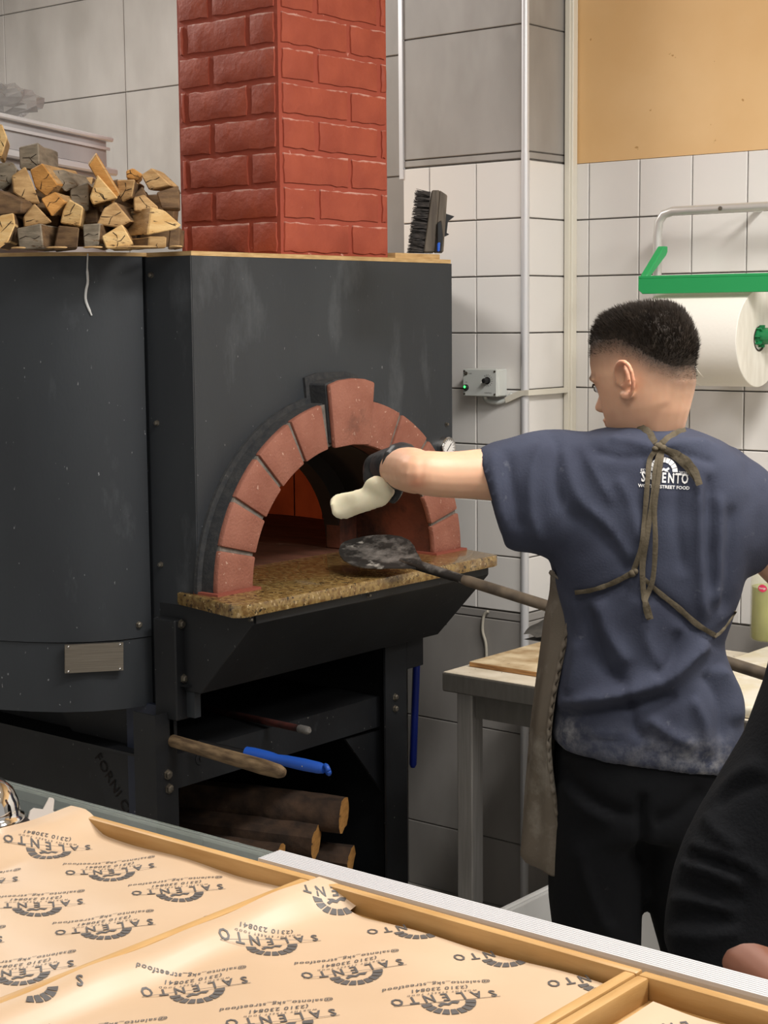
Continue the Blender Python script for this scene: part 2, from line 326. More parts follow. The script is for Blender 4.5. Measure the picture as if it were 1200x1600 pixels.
def raw_obj(name, verts, faces, mats, parent, smooth=True):
    org = ORG[parent.name]; me = bpy.data.meshes.new(name); me.from_pydata((np.asarray(verts) - org).tolist(), [], [tuple(f) for f in faces])
    for m in (mats if isinstance(mats, (list, tuple)) else [mats]): me.materials.append(m)
    if smooth: me.shade_smooth()
    me.update(); o = link(name, me, parent); ORG[o.name] = org; return o
def fuse(mbs, voxel, smooth=4, factor=.5):
    a = MB()
    for m in mbs: a.add(m.v, m.f)
    me = a.mesh('tmp', V((0, 0, 0)), [], False); o = bpy.data.objects.new('tmp', me); COL.objects.link(o)
    r = o.modifiers.new('r', 'REMESH'); r.mode = 'VOXEL'; r.voxel_size = voxel
    if smooth: s = o.modifiers.new('s', 'SMOOTH'); s.factor = factor; s.iterations = smooth
    bpy.context.view_layer.update(); dg = bpy.context.evaluated_depsgraph_get(); ev = o.evaluated_get(dg); em = ev.to_mesh()
    n = len(em.vertices); vs = np.empty(n * 3); em.vertices.foreach_get('co', vs); ns = np.empty(n * 3); em.vertices.foreach_get('normal', ns)
    fs = [tuple(p.vertices) for p in em.polygons]; ev.to_mesh_clear(); bpy.data.objects.remove(o); bpy.data.meshes.remove(me)
    return vs.reshape(-1, 3), ns.reshape(-1, 3), fs
_fonts = {}
def text_tris(s, bold=0.0, shear=0.0, space=1.0):                # flat text, unit-height capitals, as triangles (2-D), width
    key = (s, bold, shear, space)
    if key in _fonts: return _fonts[key]
    cu = bpy.data.curves.new('t', 'FONT'); cu.body = s; cu.offset = bold; cu.shear = shear; cu.space_character = space; cu.resolution_u = 2; cu.fill_mode = 'FRONT'
    o = bpy.data.objects.new('t', cu); COL.objects.link(o); bpy.context.view_layer.update()
    ev = o.evaluated_get(bpy.context.evaluated_depsgraph_get()); me = ev.to_mesh()
    vs = np.array([v.co[:2] for v in me.vertices]); fs = [tuple(p.vertices) for p in me.polygons]; ev.to_mesh_clear()
    bpy.data.objects.remove(o); bpy.data.curves.remove(cu)
    x0, x1 = vs[:, 0].min(), vs[:, 0].max(); vs = (vs - [(x0 + x1) / 2, 0]) / .69
    _fonts[key] = (vs, fs, (x1 - x0) / .69); return _fonts[key]
def sample(pts, n):                                              # resample a polyline smoothly
    pts = [V(p) for p in pts]; out = []; m = len(pts)
    for k in range(n):
        t = k / (n - 1) * (m - 1); i = min(int(t), m - 2); u = t - i
        p0, p1, p2, p3 = pts[max(i - 1, 0)], pts[i], pts[i + 1], pts[min(i + 2, m - 1)]
        out.append(.5 * ((2 * p1) + (-p0 + p2) * u + (2 * p0 - 5 * p1 + 4 * p2 - p3) * u * u + (-p0 + 3 * p1 - 3 * p2 + p3) * u ** 3))
    return out
def smooth01(a, b, x): t = np.clip((x - a) / (b - a), 0, 1); return t * t * (3 - 2 * t)
# ================================================================== the room
WY, PY, PXR, PXL = 3.90, 3.69, -2.53, -2.937                      # wall plane, pillar front, pillar right and left faces
struct('floor', MB().box((-5.4, -1.5, -.08), (2.2, 4.1, 0)), M['floor'], 'pale stone floor between the counter and the oven')
struct('ceiling', MB().box((-5.4, -1.5, 3.1), (2.2, 4.1, 3.18)), M['ceiling'], 'white ceiling')
struct('wall_left', MB().box((-5.5, -1.5, 0), (-5.4, 4.1, 3.1)), M['wallside'], 'grey wall at the far left')
wall = struct('wall_back', MB().box((-5.4, WY, 0), (2.2, WY + .12, 3.1)), M['grey_grout'], 'back wall with grey tiles, white tiles and cream plaster')
pillar = struct('wall_pillar', MB().box((PXL, PY, 0), (PXR, WY - .001, 3.1)), M['grout'], 'square pillar beside the oven, grey tiles above white tiles')
_tiles = {}
def tile(parent, x0, x1, z0, z1, y, m, gap=.0035, th=.007, face='y'):
    w, h = abs(x1 - x0) - gap, z1 - z0 - gap; key = (round(w, 4), round(h, 4), m, th, face)
    if key not in _tiles:
        c = .0018; a, b = w / 2, h / 2
        P = lambda u, t, q: (u, -q, t) if face == 'y' else (q, u, t)
        vs = [P(u * a, t * b, 0) for u, t in ((-1, -1), (1, -1), (1, 1), (-1, 1))] + [P(u * a, t * b, th - c) for u, t in ((-1, -1), (1, -1), (1, 1), (-1, 1))] + [P(u * (a - c), t * (b - c), th) for u, t in ((-1, -1), (1, -1), (1, 1), (-1, 1))]
        fs = [(8, 9, 10, 11)]
        for k in (0, 4):
            for i in range(4): j = (i + 1) % 4; fs.append((k + i, k + j, k + 4 + j, k + 4 + i))
        _tiles[key] = MB().add(vs, fs).mesh('tile', V((0, 0, 0)), M[m])
    if face == 'y': return inst('tile', _tiles[key], parent, ((x0 + x1) / 2, y, (z0 + z1) / 2))
    return inst('tile', _tiles[key], parent, (y, (x0 + x1) / 2, (z0 + z1) / 2))
ZT = 2.058; TP = .1518
# white tiles on the wall right of the pillar
gw = part('grout_bed', MB().box((PXR, WY - .003, ZT - 8 * TP), (.4, WY, ZT)), M['grout'], wall)
xj = RY(WY, 923, 300)[0]
cols = [PXR + .001] + [xj + .157 * k for k in range(18)]
for r in range(8):
    for c in range(len(cols) - 1): tile(wall, cols[c], cols[c + 1], ZT - (r + 1) * TP, ZT - r * TP, WY - .003, 'white_tile')
part('plaster', MB().box((PXR, WY - .006, ZT), (2.2, WY, 3.1)), M['cream'], wall, label='cream painted plaster above the white tiles')
for xa in np.arange(PXR, .3, .635):                                # grey tiles below
    for z0, z1 in ((.505, .842), (.192, .505), (0.0, .192)): tile(wall, xa, xa + .635, z0, z1, WY, 'grey_tile', .004)
xs = [-5.4, -4.935, -4.30, -3.665, -3.03, -2.94]
zs = [.01, .11, .435, .76, 1.085, 1.41, 1.735, 2.06, 2.41, 2.738, 3.09]
for i in range(len(xs) - 1):
    for k in range(len(zs) - 1): tile(wall, xs[i], xs[i + 1], zs[k], zs[k + 1], WY, 'grey_tile', .003)
# pillar tiles: front
pc = [PXL, RY(PY, 673, 300)[0], RY(PY, 746, 300)[0], PXR]
for r in range(8):
    for c in range(3): tile(pillar, pc[c], pc[c + 1], ZT - (r + 1) * TP, ZT - r * TP, PY, 'white_tile')
    tile(pillar, PY, WY, ZT - (r + 1) * TP, ZT - r * TP, PXR, 'white_tile', face='x')
for z0, z1 in ((.0, .192), (.192, .505), (.505, .818), (.818, .842), (2.06, 2.08), (2.08, 2.407), (2.407, 2.735), (2.735, 3.09)):
    tile(pillar, PXL, PXR, z0, z1, PY, 'grey_tile', .003, .005); tile(pillar, PY, WY, z0, z1, PXR, 'grey_tile', .003, .005, 'x')
    tile(pillar, WY, PY, z0, z1, PXL - .0, 'grey_tile', .003, -.005, 'x')
# aluminium corner rod of the pillar, in two lengths, and the flat edge trim on its other corner
t1 = struct('trim_1', MB().tube([(PXR + .004, PY - .004, .0), (PXR + .004, PY - .004, 2.075)], .0115, 14), M['alu'], 'bright aluminium corner rod on the pillar, lower length', smooth=True)
t2 = struct('trim_2', MB().tube([(PXR + .003, PY - .003, 2.075), (PXR + .003, PY - .003, 3.1)], .0105, 14), M['alu'], 'aluminium corner rod on the pillar, upper length', smooth=True)
t3 = struct('trim_3', MB().box((PXL - .009, PY - .011, 2.03), (PXL + .004, PY + .01, 3.1)), M['alu'], 'flat aluminium edge trim on the pillar corner behind the chimney')
# cable trunking down the inner corner and across to the control box
ct = thing('cable_trunking', (PXR + .02, WY - .02, .9), 'cream plastic cable trunking running down the corner beside the pillar', 'cable trunking')
part('vertical_duct', MB().box((PXR + .008, WY - .034, .86), (PXR + .036, WY - .01, 3.08)), M['trunk'], ct, bevel=.002)
part('cover_strip', MB().box((PXR + .012, WY - .038, .86), (PXR + .028, WY - .033, 3.08)), M['trunk'], ct, bevel=.001)
# ------------------------------------------------------------------ control box on the pillar
cb = thing('control_box', RY(PY, 762, 620), 'small grey control box with a dial and green light on the white pillar', 'control box')
a0 = RY(3.64, 725, 575); a1 = RY(3.64, 778, 620); bx0, bx1, bz0, bz1 = a0[0], a1[0], a1[2], a0[2] - .002
part('housing', MB().box((bx0, 3.645, bz0), (bx1, PY - .006, bz1)), M['boxgrey'], cb, bevel=.003)
part('lid', MB().box((bx0, 3.634, bz0), (bx1, 3.644, bz1)), M['boxgrey'], cb, bevel=.002)
for sx in (bx0 + .006, bx1 - .006):
    for sz in (bz0 + .006, bz1 - .006): part('screw', MB().lathe([(.0028, 0), (.0028, .002), (.001, .0022)], (sx, 3.634, sz), (0, -1, 0), 10), M['bolt'], cb)
kx, kz = bx0 + .083 * (bx1 - bx0) / .113, bz0 + .043
kn = part('knob', MB().lathe([(.010, 0), (.010, .003), (.0075, .004), (.0065, .018), (.005, .019)], (kx, 3.634, kz), (0, -1, 0), 20), M['blackpl'], cb, smooth=True)
part('knob_marker', MB().obox((kx - .004, 3.616, kz - .002), (.005, 0, .003), (0, .0005, 0), (.0006, 0, -.001)), M['white_ink'], kn)
tk = MB()
for k in range(11):
    an = math.radians(125 - k * 22); c, s_ = math.cos(an), math.sin(an)
    tk.obox((kx + .0145 * c, 3.6337, kz + .0145 * s_), (.0025 * c, 0, .0025 * s_), (0, .0003, 0), (-.0004 * s_, 0, .0004 * c))
part('dial_marks', tk, M['ink'], cb)
part('indicator_bezel', MB().lathe([(.0085, 0), (.0085, .004), (.0065, .0065)], (bx0 + .012, 3.634, bz0 + .023), (0, -1, 0), 18), M['blackpl'], cb, smooth=True)
part('indicator_light', MB().sphere((bx0 + .011, 3.6285, bz0 + .025), .0036, 6), M['led'], cb, smooth='all')
sw = part('switch', MB().lathe([(.005, 0), (.005, .002), (.002, .002), (.0018, .010)], (bx0 + .012, 3.634, bz1 - .012), (0, -1, 0), 12), M['bolt'], cb, smooth=True)
def wall_text(s, x, z, h, y, parent, m, name='lettering', bold=0.0):
    vs, fs, w = text_tris(s, bold); mb = MB().add([(x + p[0] * h, y, z + p[1] * h) for p in vs], fs); return part(name, mb, m, parent)
wall_text('CONTROL', kx + .002, bz0 + .008, .0035, 3.6336, cb, M['ink']); wall_text('II OFF', bx0 + .025, bz1 - .014, .003, 3.6336, cb, M['ink']); wall_text('ON', bx0 + .012, bz0 + .036, .003, 3.6336, cb, M['ink'])
part('cable_gland', MB().tube(sample([(bx0 + .05, 3.665, bz0), (bx0 + .055, 3.668, bz0 - .012), (bx0 + .085, 3.672, bz0 - .018), (bx1 + .0, 3.676, bz0 - .01), (bx1 + .02, 3.678, bz0 + .008)], 14), .006, 8), M['boxgrey'], cb, smooth='all')
part('branch_duct', MB().prism([(bx1 - .0, 3.676, bz0 - .004), (bx1 + .045, 3.676, bz0 + .016), (PXR + .014, 3.676, bz0 + .018), (PXR + .014, 3.676, bz0 + .004), (bx1 + .055, 3.676, bz0 + .002), (bx1 + .004, 3.676, bz0 - .018)], (0, -.006, 0)), M['trunk'], ct)
part('corner_duct', MB().box((PXR + .0145, 3.67, bz0 + .004), (PXR + .026, WY - .034, bz0 + .018)), M['trunk'], ct)
# loose pale cable end hanging at the foot of the white tiles
single('loose_cable', MB().tube(sample([RY(PY - .012, *p) for p in ((763, 955), (756, 962), (754, 985), (759, 1005), (760, 1030), (759, 1075))], 24), .0042, 8), M['cable'], 'loose pale cable end dangling below the white pillar tiles', 'cable', smooth='all')
# ------------------------------------------------------------------ paper towel holder on the wall
tx0, tx1 = RY(3.79, 1027, 400)[0], -1.66; tz = 1.91
rk = thing('paper_towel_holder', ((tx0 + tx1) / 2, 3.85, 1.5), 'green and aluminium wall holder carrying the big paper roll', 'towel holder')
pth = [(tx0, 3.79, 1.52)] + [(tx0, 3.79, z) for z in (1.6, 1.7, 1.80, 1.85)] + [(tx0 + .004, 3.79, 1.885), (tx0 + .018, 3.79, 1.903), (tx0 + .045, 3.79, tz)] + [(x, 3.79, tz) for x in np.linspace(tx0 + .08, tx1 - .08, 6)] + [(tx1 - .045, 3.79, tz), (tx1 - .018, 3.79, 1.903), (tx1 - .004, 3.79, 1.885), (tx1, 3.79, 1.85), (tx1, 3.79, 1.7), (tx1, 3.79, 1.52)]
part('tube_frame', MB().tube(pth, .0115, 14), M['alu_tube'], rk, smooth='all')
part('screw', MB().lathe([(.005, 0), (.005, .0025), (.002, .003)], (RY(3.78, 1126, 331)[0], 3.7785, tz + .0), (0, -1, 0), 12), M['bolt'], rk)
part('wall_fixing', MB().tube([(-1.95, 3.80, tz), (-1.95, 3.897, tz)], .008, 10), M['alu_tube'], rk)
gx0, gx1 = RY(3.66, 997, 445)[0], RY(3.66, 997, 445)[0] + .40
gz0, gz1 = 1.700, 1.741
part('tear_bar', MB().prism([(gx0, 3.66, gz1 - .003), (gx0, 3.66, gz0 + .010), (gx0 + .012, 3.66, gz0), (gx1 - .012, 3.66, gz0), (gx1, 3.66, gz0 + .01), (gx1, 3.66, gz1 - .003)], (0, .006, 0)), M['green'], rk, bevel=.0015)
part('bar_ledge', MB().box((gx0, 3.66, gz1 - .004), (gx1, 3.682, gz1 + .004)), M['green'], rk, bevel=.0015)
for gx in (gx0, gx1 - .022):
    part('swing_arm', MB().prism([(gx, 3.67, gz1 + .006), (gx, 3.67, gz1 - .010), (gx, 3.765, gz1 + .056), (gx, 3.772, gz1 + .066), (gx, 3.772, gz1 + .080), (gx, 3.755, gz1 + .080)], (.020, 0, 0)), M['green'], rk, bevel=.002)
ry, rz, rr = 3.735, 1.588, .118
rx0, rx1 = -2.135, RY(3.735, 1175, 525)[0] + .018
ro = thing('paper_towel_roll', (rx0, ry, rz - rr), 'large white paper towel roll hanging behind the head of the cook', 'paper roll')
part('paper', MB().lathe([(.030, 0), (rr - .001, 0), (rr, .001), (rr, rx1 - rx0 - .001), (rr - .001, rx1 - rx0)], (rx0, ry, rz), (1, 0, 0), 64).lathe([(rr - .001, 0), (.030, .0005)], (rx1, ry, rz), (1, 0, 0), 64, 1) if False else MB().lathe([(.030, 0), (rr - .001, 0), (rr, .001), (rr, rx1 - rx0 - .001), (rr - .001, rx1 - rx0)], (rx0, ry, rz), (1, 0, 0), 64), M['paper_roll'], ro, smooth=True)
ring = lambda r, x, n=48: [(x, ry + r * math.cos(2 * math.pi * k / n), rz + r * math.sin(2 * math.pi * k / n)) for k in range(n)]
part('end_face', MB().loft([ring(rr - .001, rx1 + .0005), ring(rr * .6, rx1 + .002), ring(.031, rx1 + .002)], False), M['roll_end'], ro, label='layered end of the paper roll')
part('core', MB().loft([ring(.031, rx1 + .003), ring(.027, rx1 + .003), ring(.027, rx1 - .16), ring(.001, rx1 - .16)], False), M['cardcore'], ro)
hub = MB().lathe([(.022, 0), (.023, .02), (.018, .022), (.018, .05), (.010, .055)], (rx1 - .012, ry, rz + .006), (1, 0, 0), 20)
for k in range(8):
    an = k * math.pi / 4; hub.obox((rx1 + .004, ry + .023 * math.cos(an), rz + .006 + .023 * math.sin(an)), (.012, 0, 0), (0, .004 * math.cos(an), .004 * math.sin(an)), (0, -.0016 * math.sin(an), .0016 * math.cos(an)))
part('end_hub', hub, M['green_dark'], rk, smooth=True)
part('hub_bracket', MB().box((rx1 + .042, ry - .008, rz - .01), (rx1 + .05, 3.78, rz + .022)), M['green'], rk, bevel=.002)
for q, (u, v, l) in enumerate(((.12, .05, .06), (.15, -.03, .08), (.19, .02, .07))):
    cr = []
    for k in range(9):
        t = k / 8; an = math.radians(215 + 55 * (t - .5) * l / .06 - v * 200); x = rx1 - .02 - u + .03 * t
        cr.append((x, ry + (rr + .0004) * math.cos(an), rz + (rr + .0004) * math.sin(an)))
    part('crease', MB().tube(cr, [.0004] + [.0011] * 7 + [.0004], 6), M['paper_roll'], ro, smooth='all')
# ================================================================== oven
X0 = -2.555; OYL, OYR, OZT = 2.487, 3.40, 1.787; AC, AZ = 2.925, 1.060  # front plane, left and right edge, top, arch centre
ov = thing('pizza_oven', (-3.2, 2.94, 0), 'black wood-fired pizza oven with a red brick arch and granite shelf', 'pizza oven')
def foot(off=0):
    half = [(-2.695, 2.475), (-2.715, 2.405), (-2.752, 2.348), (-2.80, 2.303), (-2.86, 2.266), (-2.93, 2.235), (-3.05, 2.195), (-3.2, 2.172), (-3.4, 2.168), (-3.65, 2.195), (-3.9, 2.29), (-4.08, 2.46), (-4.17, 2.70)]
    pts = [(x, y) for x, y in half] + [(x, 5.88 - y) for x, y in half[::-1]]
    c = V((-3.35, 2.94)); return [V(p) + (V(p) - c) / np.linalg.norm(V(p) - c) * off for p in pts]
def shell(z0, z1, off, th=.006):
    o = foot(off); return MB().loft([[(x, y, z0) for x, y in o], [(x, y, z1) for x, y in o]], False, closed=False)
def shell_pt(x, y, off=0.0):                                       # where the photo pixel meets the rounded shell
    d = ray(x, y); ft = foot(0)
    for i in range(9):
        a, b = ft[i], ft[i + 1]; A = np.array([[d[0], a[0] - b[0]], [d[1], a[1] - b[1]]]); t, u = np.linalg.solve(A, a)
        if -.02 <= u <= 1.02:
            n = V((b[1] - a[1], a[0] - b[0], 0)); n /= np.linalg.norm(n); n = n if n @ d < 0 else -n
            return CP + d * t + n * off, n
    return CP + d * 3.33, -FH
part('body_shell', shell(.951, OZT - .004, 0), M['black_steel'], ov, smooth=True)
part('base_band', shell(.795, .949, -.004), M['black_steel'], ov, smooth=True)
part('base_plate', MB().loft([[(x, y, .795) for x, y in foot(-.006)], [(x, y, .80) for x, y in foot(-.006)]], True), M['black_frame'], ov)
part('top_board', MB().loft([[(x, y, OZT - .004) for x, y in foot(.002)], [(x, y, OZT + .004) for x, y in foot(.002)]], True), M['plywood'], ov)
# front box: the panel with the arched mouth, its sides and top board
RIY, RIZ, ROY, ROZ = .326, .295, .437, .40
def arch_pts(ry_, rz_, n=25, x=0.0, base=0.0): 
    P = [(x, AC - ry_, AZ - base)] if base else []
    P += [(x, AC - ry_ * math.cos(math.pi * k / (n - 1)), AZ + rz_ * math.sin(math.pi * k / (n - 1))) for k in range(n)]
    return P + ([(x, AC + ry_, AZ - base)] if base else [])
def arch_plate(x0, x1, ylo, yhi, zlo, zhi, ry_, rz_, n=33, zc=None):
    inn, out = [], []
    c = V((AC, AZ))
    for k in range(n):
        a = math.pi * k / (n - 1); d = V((-math.cos(a), math.sin(a))); inn.append(c + V((d[0] * ry_, d[1] * rz_)))
        t = min([((yhi - AC) / d[0]) if d[0] > 1e-6 else 9, ((ylo - AC) / d[0]) if d[0] < -1e-6 else 9, ((zhi - AZ) / d[1]) if d[1] > 1e-6 else 9]); out.append(c + d * t)
    inn = [V((AC - ry_, zlo))] + inn + [V((AC + ry_, zlo))]; out = [V((ylo, zlo))] + out + [V((yhi, zlo))]
    # corner points
    mb = MB(); m = len(inn); vs = []
    for x in (x0, x1): vs += [(x, *p) for p in inn] + [(x, *p) for p in out]
    fs = []
    for i in range(m - 1):
        fs += [(i, i + 1, m + i + 1, m + i), (2 * m + i, 3 * m + i, 3 * m + i + 1, 2 * m + i + 1), (i, 2 * m + i, 2 * m + i + 1, i + 1), (m + i, m + i + 1, 3 * m + i + 1, 3 * m + i)]
    fs += [(0, m, 3 * m, 2 * m), (m - 1, 3 * m - 1, 4 * m - 1, 2 * m - 1)]
    mb.add(vs, fs)
    for (yc, zc_) in ((ylo, zhi), (yhi, zhi)):                     # fill the clipped upper corners
        best = sorted([p for p in out], key=lambda p: abs(p[0] - yc) + abs(p[1] - zc_))
        side = [p for p in out if abs(p[0] - yc) < 1e-6]; top = [p for p in out if abs(p[1] - zhi) < 1e-6]
        s1 = max(side, key=lambda p: p[1]); s2 = min(top, key=lambda p: abs(p[0] - yc))
        mb.prism([(x1, *s1), (x1, yc, zc_), (x1, *s2)], (x0 - x1, 0, 0))
    return mb
part('front_panel', arch_plate(X0 - .02, X0, OYL, OYR, 1.0, OZT - .006, RIY + .02, RIZ + .02), M['black_steel'], ov)
part('side_panel', MB().box((-2.78, OYL - .001, .78), (X0 - .0205, OYL + .018, OZT - .006)), M['black_steel'], ov)
part('corner_angle', MB().box((-2.694, OYL - .004, .96), (X0 - .0, OYL - .001, OZT - .006)), M['black_steel'], ov)
part('side_panel', MB().box((-2.78, OYR - .018, .85), (X0 - .0205, OYR, OZT - .006)), M['black_steel'], ov)
part('front_top_board', MB().box((-2.80, OYL, OZT - .0055), (X0 - .001, OYR - .002, OZT + .004)), M['plywood'], ov)
part('board_offcut', MB().box((-2.72, OYR - .19, OZT + .0045), (X0 - .03, OYR - .01, OZT + .018)), M['plywood'], ov)
def bolt(p, d, r=.0075, par=ov, nm='bolt'):
    part(nm, MB().lathe([(r * 1.35, 0), (r * 1.35, .002), (r, .0022), (r, .007), (r * .6, .0085)], p, d, 6), M['bolt'], par)
for q in ((237, 430), (246, 661), (252, 882)): p = RY(OYL - .004, *q); bolt(p, (0, -1, 0), .005)
bolt(RX(X0, 697, 663), (1, 0, 0), .004)
# nameplate on the lower band
npx = [shell_pt(*q)[0] for q in ((191, 1045), (191, 1002), (100, 1006), (100, 1050))]; nrm = shell_pt(145, 1027)[1]
plt = part('nameplate', MB().prism([p + nrm * .016 for p in npx], -nrm * .010), M['plate'], ov, label='brushed steel nameplate')
ctr = sum(npx) / 4
for p in npx: part('rivet', MB().sphere(p + (ctr - p) * .12 + nrm * .0165, .0032, 5), M['chrome'], plt, smooth='all')
pb, pn = shell_pt(217, 976); bolt(pb, pn, .006)
# white streak running down the shell, scuffs of ash are in the paint
st = []
for q in ((137, 396), (136, 420), (137, 440), (134, 455), (134, 470), (141, 488), (143, 493)):
    st.append(shell_pt(*q, .002)[0])
single('white_string', MB().tube(sample(st, 20), [.0018] * 4 + [.003] * 12 + [.002] * 4, 6), M['crack'], 'thin white string hanging down the black oven shell', 'string', smooth='all')
# arch surround, mortar ring, bricks and keystone
XF = X0 + .052
def ring_solid(x0, x1, a, b, c, d, n=41, base=.0):
    o = [(-math.cos(math.pi * k / (n - 1)), math.sin(math.pi * k / (n - 1))) for k in range(n)]
    rings = []
    for u, w in o: rings.append([(x0, AC + u * a, AZ + w * b), (x1, AC + u * a, AZ + w * b), (x1, AC + u * c, AZ + w * d), (x0, AC + u * c, AZ + w * d)])
    return MB().loft(rings, True)
part('arch_surround', ring_solid(X0 - .005, XF - .010, RIY + .012, RIZ + .012, ROY, ROZ), M['surround'], ov, smooth=True)
part('surround_lip', ring_solid(X0 - .002, X0 + .008, ROY - .002, ROZ - .002, ROY + .014, ROZ + .014), M['surround'], ov, smooth=True)
ar = part('brick_arch', ring_solid(XF - .012, XF - .003, RIY + .004, RIZ + .004, ROY - .003, ROZ - .003), M['mortar'], ov, label='arch of terracotta bricks with grey mortar')
def vous(t0, t1, ri, ro, x0, x1, nm='brick', n=6):
    rings = []
    for k in range(n):
        a = t0 + (t1 - t0) * k / (n - 1); u, w = -math.cos(a), math.sin(a)
        rings.append([(x0, AC + u * ri[0], AZ + w * ri[1]), (x1, AC + u * ri[0], AZ + w * ri[1]), (x1, AC + u * ro[0], AZ + w * ro[1]), (x0, AC + u * ro[0], AZ + w * ro[1])])
    return part(nm, MB().loft(rings, True), M['arch_brick'], ar, bevel=.004, bseg=2, smooth=True)
def ang(p): return math.atan2((p[1] - AZ) / ROZ, -(p[0] - AC) / ROY)
jn = [ang(p) for p in ((2.488, 1.0602), (2.489, 1.162), (2.546, 1.262), (2.620, 1.349), (2.725, 1.418), (2.838, 1.452))]
jn[0] = .006; g = .013
for k in range(5):
    vous(jn[k] + (0 if k == 0 else g), jn[k + 1] - g, (RIY, RIZ), (ROY, ROZ), XF - .012, XF + .004)
    vous(math.pi - jn[k] - (0 if k == 0 else g), math.pi - jn[k + 1] + g, (RIY, RIZ), (ROY, ROZ), XF - .012, XF + .004)
ky = MB().prism([(X0, AC - .064, AZ + .293), (X0, AC - .081, AZ + .445), (X0, AC, AZ + .452), (X0, AC + .081, AZ + .445), (X0, AC + .064, AZ + .293), (X0, AC, AZ + .296)], (.070, 0, 0))
kst = part('keystone', MB().prism([(XF + .006, AC - .064, AZ + .291), (XF + .006, AC - .080, AZ + .437), (XF + .006, AC - .045, AZ + .446), (XF + .006, AC, AZ + .449), (XF + .006, AC + .045, AZ + .446), (XF + .006, AC + .080, AZ + .437), (XF + .006, AC + .064, AZ + .291), (XF + .006, AC, AZ + .295)], (.014, 0, 0)), M['arch_brick'], ar, bevel=.005, bseg=2, smooth=True)
part('keystone_backing', MB().prism([(X0, AC - .064, AZ + .300), (X0, AC - .080, AZ + .438), (X0, AC - .045, AZ + .447), (X0, AC, AZ + .450), (X0, AC + .045, AZ + .447), (X0, AC + .080, AZ + .438), (X0, AC + .064, AZ + .300)], (XF + .0055 - X0, 0, 0)), M['surround'], ar, bevel=.003)
part('keystone_lip', MB().prism([(X0 - .001, AC - .088, AZ + .40), (X0 - .001, AC - .094, AZ + .452), (X0 - .001, AC - .05, AZ + .462), (X0 - .001, AC + .05, AZ + .462), (X0 - .001, AC + .094, AZ + .452), (X0 - .001, AC + .088, AZ + .40)], (.008, 0, 0)), M['surround'], ar)
for y0, y1 in ((AC - ROY - .012, AC - RIY + .012), (AC + RIY - .008, AC + ROY + .008)):
    part('red_seal', MB().box((X0 - .005, y0, AZ - .004), (XF + .016, y1, AZ + .0035)), M['red_seal'], ov)
# vestibule behind the arch, inner arch, hearth and chamber
XI = -2.752
tun = []
for k in range(33):
    a = math.pi * k / 32; u, w = -math.cos(a), math.sin(a)
    tun.append([(XI, AC + u * (RIY + .003), AZ + w * (RIZ + .003)), (XF - .010, AC + u * (RIY + .003), AZ + w * (RIZ + .003)), (XF - .010, AC + u * (RIY + .02), AZ + w * (RIZ + .02)), (XI, AC + u * (RIY + .02), AZ + w * (RIZ + .02))])
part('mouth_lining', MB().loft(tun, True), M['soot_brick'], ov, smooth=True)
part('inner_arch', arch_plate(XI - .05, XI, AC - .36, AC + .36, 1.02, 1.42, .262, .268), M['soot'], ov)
part('jamb_brick', MB().box((XI - .045, AC + .255, AZ), (XI + .006, AC + .32, AZ + .14)), M['soot_brick'], ov, bevel=.003)
part('jamb_brick', MB().box((XI - .045, AC - .32, AZ), (XI + .006, AC - .255, AZ + .14)), M['chamber_brick'], ov, bevel=.003)
flu = []
for k in range(25):
    a = math.radians(28 + 124 * k / 24); u, w = -math.cos(a), math.sin(a); flu.append([(XI, AC + u * (RIY + .0005), AZ + w * (RIZ + .0005)), (XF - .075, AC + u * (RIY + .0005), AZ + w * (RIZ + .0005)), (XF - .075, AC + u * (RIY + .002), AZ + w * (RIZ + .002)), (XI, AC + u * (RIY + .002), AZ + w * (RIZ + .002))])
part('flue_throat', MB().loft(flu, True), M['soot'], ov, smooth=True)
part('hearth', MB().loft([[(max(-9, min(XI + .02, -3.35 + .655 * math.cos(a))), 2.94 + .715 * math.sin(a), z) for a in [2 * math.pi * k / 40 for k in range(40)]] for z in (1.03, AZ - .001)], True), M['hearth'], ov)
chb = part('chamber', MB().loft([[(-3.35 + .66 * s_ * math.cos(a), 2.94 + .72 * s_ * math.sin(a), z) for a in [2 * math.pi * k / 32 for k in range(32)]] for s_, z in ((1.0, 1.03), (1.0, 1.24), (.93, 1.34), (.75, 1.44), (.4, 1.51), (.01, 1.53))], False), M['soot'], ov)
# cut the chamber open towards the mouth
bm = bmesh.new(); bm.from_mesh(chb.data); og = ORG[chb.name]
bmesh.ops.delete(bm, geom=[f for f in bm.faces if f.calc_center_median().x + og[0] > XI - .06 and abs(f.calc_center_median().y + og[1] - AC) < .45], context='FACES'); bm.to_mesh(chb.data); bm.free()
for k in range(-2, 12):
    a0_ = math.pi * .30 + k * .2; a1_ = a0_ + .192
    pts = [(-3.35 + .645 * math.cos(a), 2.94 + .705 * math.sin(a)) for a in np.linspace(a0_, a1_, 4)]
    if min(p[0] for p in pts) > XI - .10: continue
    for z0, z1 in ((AZ, AZ + .20), (AZ + .203, AZ + .31)):
        rg = [[(x, y, z0), (x, y, z1), (x + (x + 3.35) * .02, y + (y - 2.94) * .02, z1), (x + (x + 3.35) * .02, y + (y - 2.94) * .02, z0)] for x, y in pts]
        part('fire_brick', MB().loft(rg, True), M['chamber_brick'], chb)
fl = bpy.data.lights.new('oven_fire_light', 'POINT'); fl.energy = 5.5; fl.color = (1.0, .52, .25); fl.shadow_soft_size = .08
fo = bpy.data.objects.new('oven_fire_light', fl); COL.objects.link(fo); fo.location = (-3.35, 2.52, 1.2)
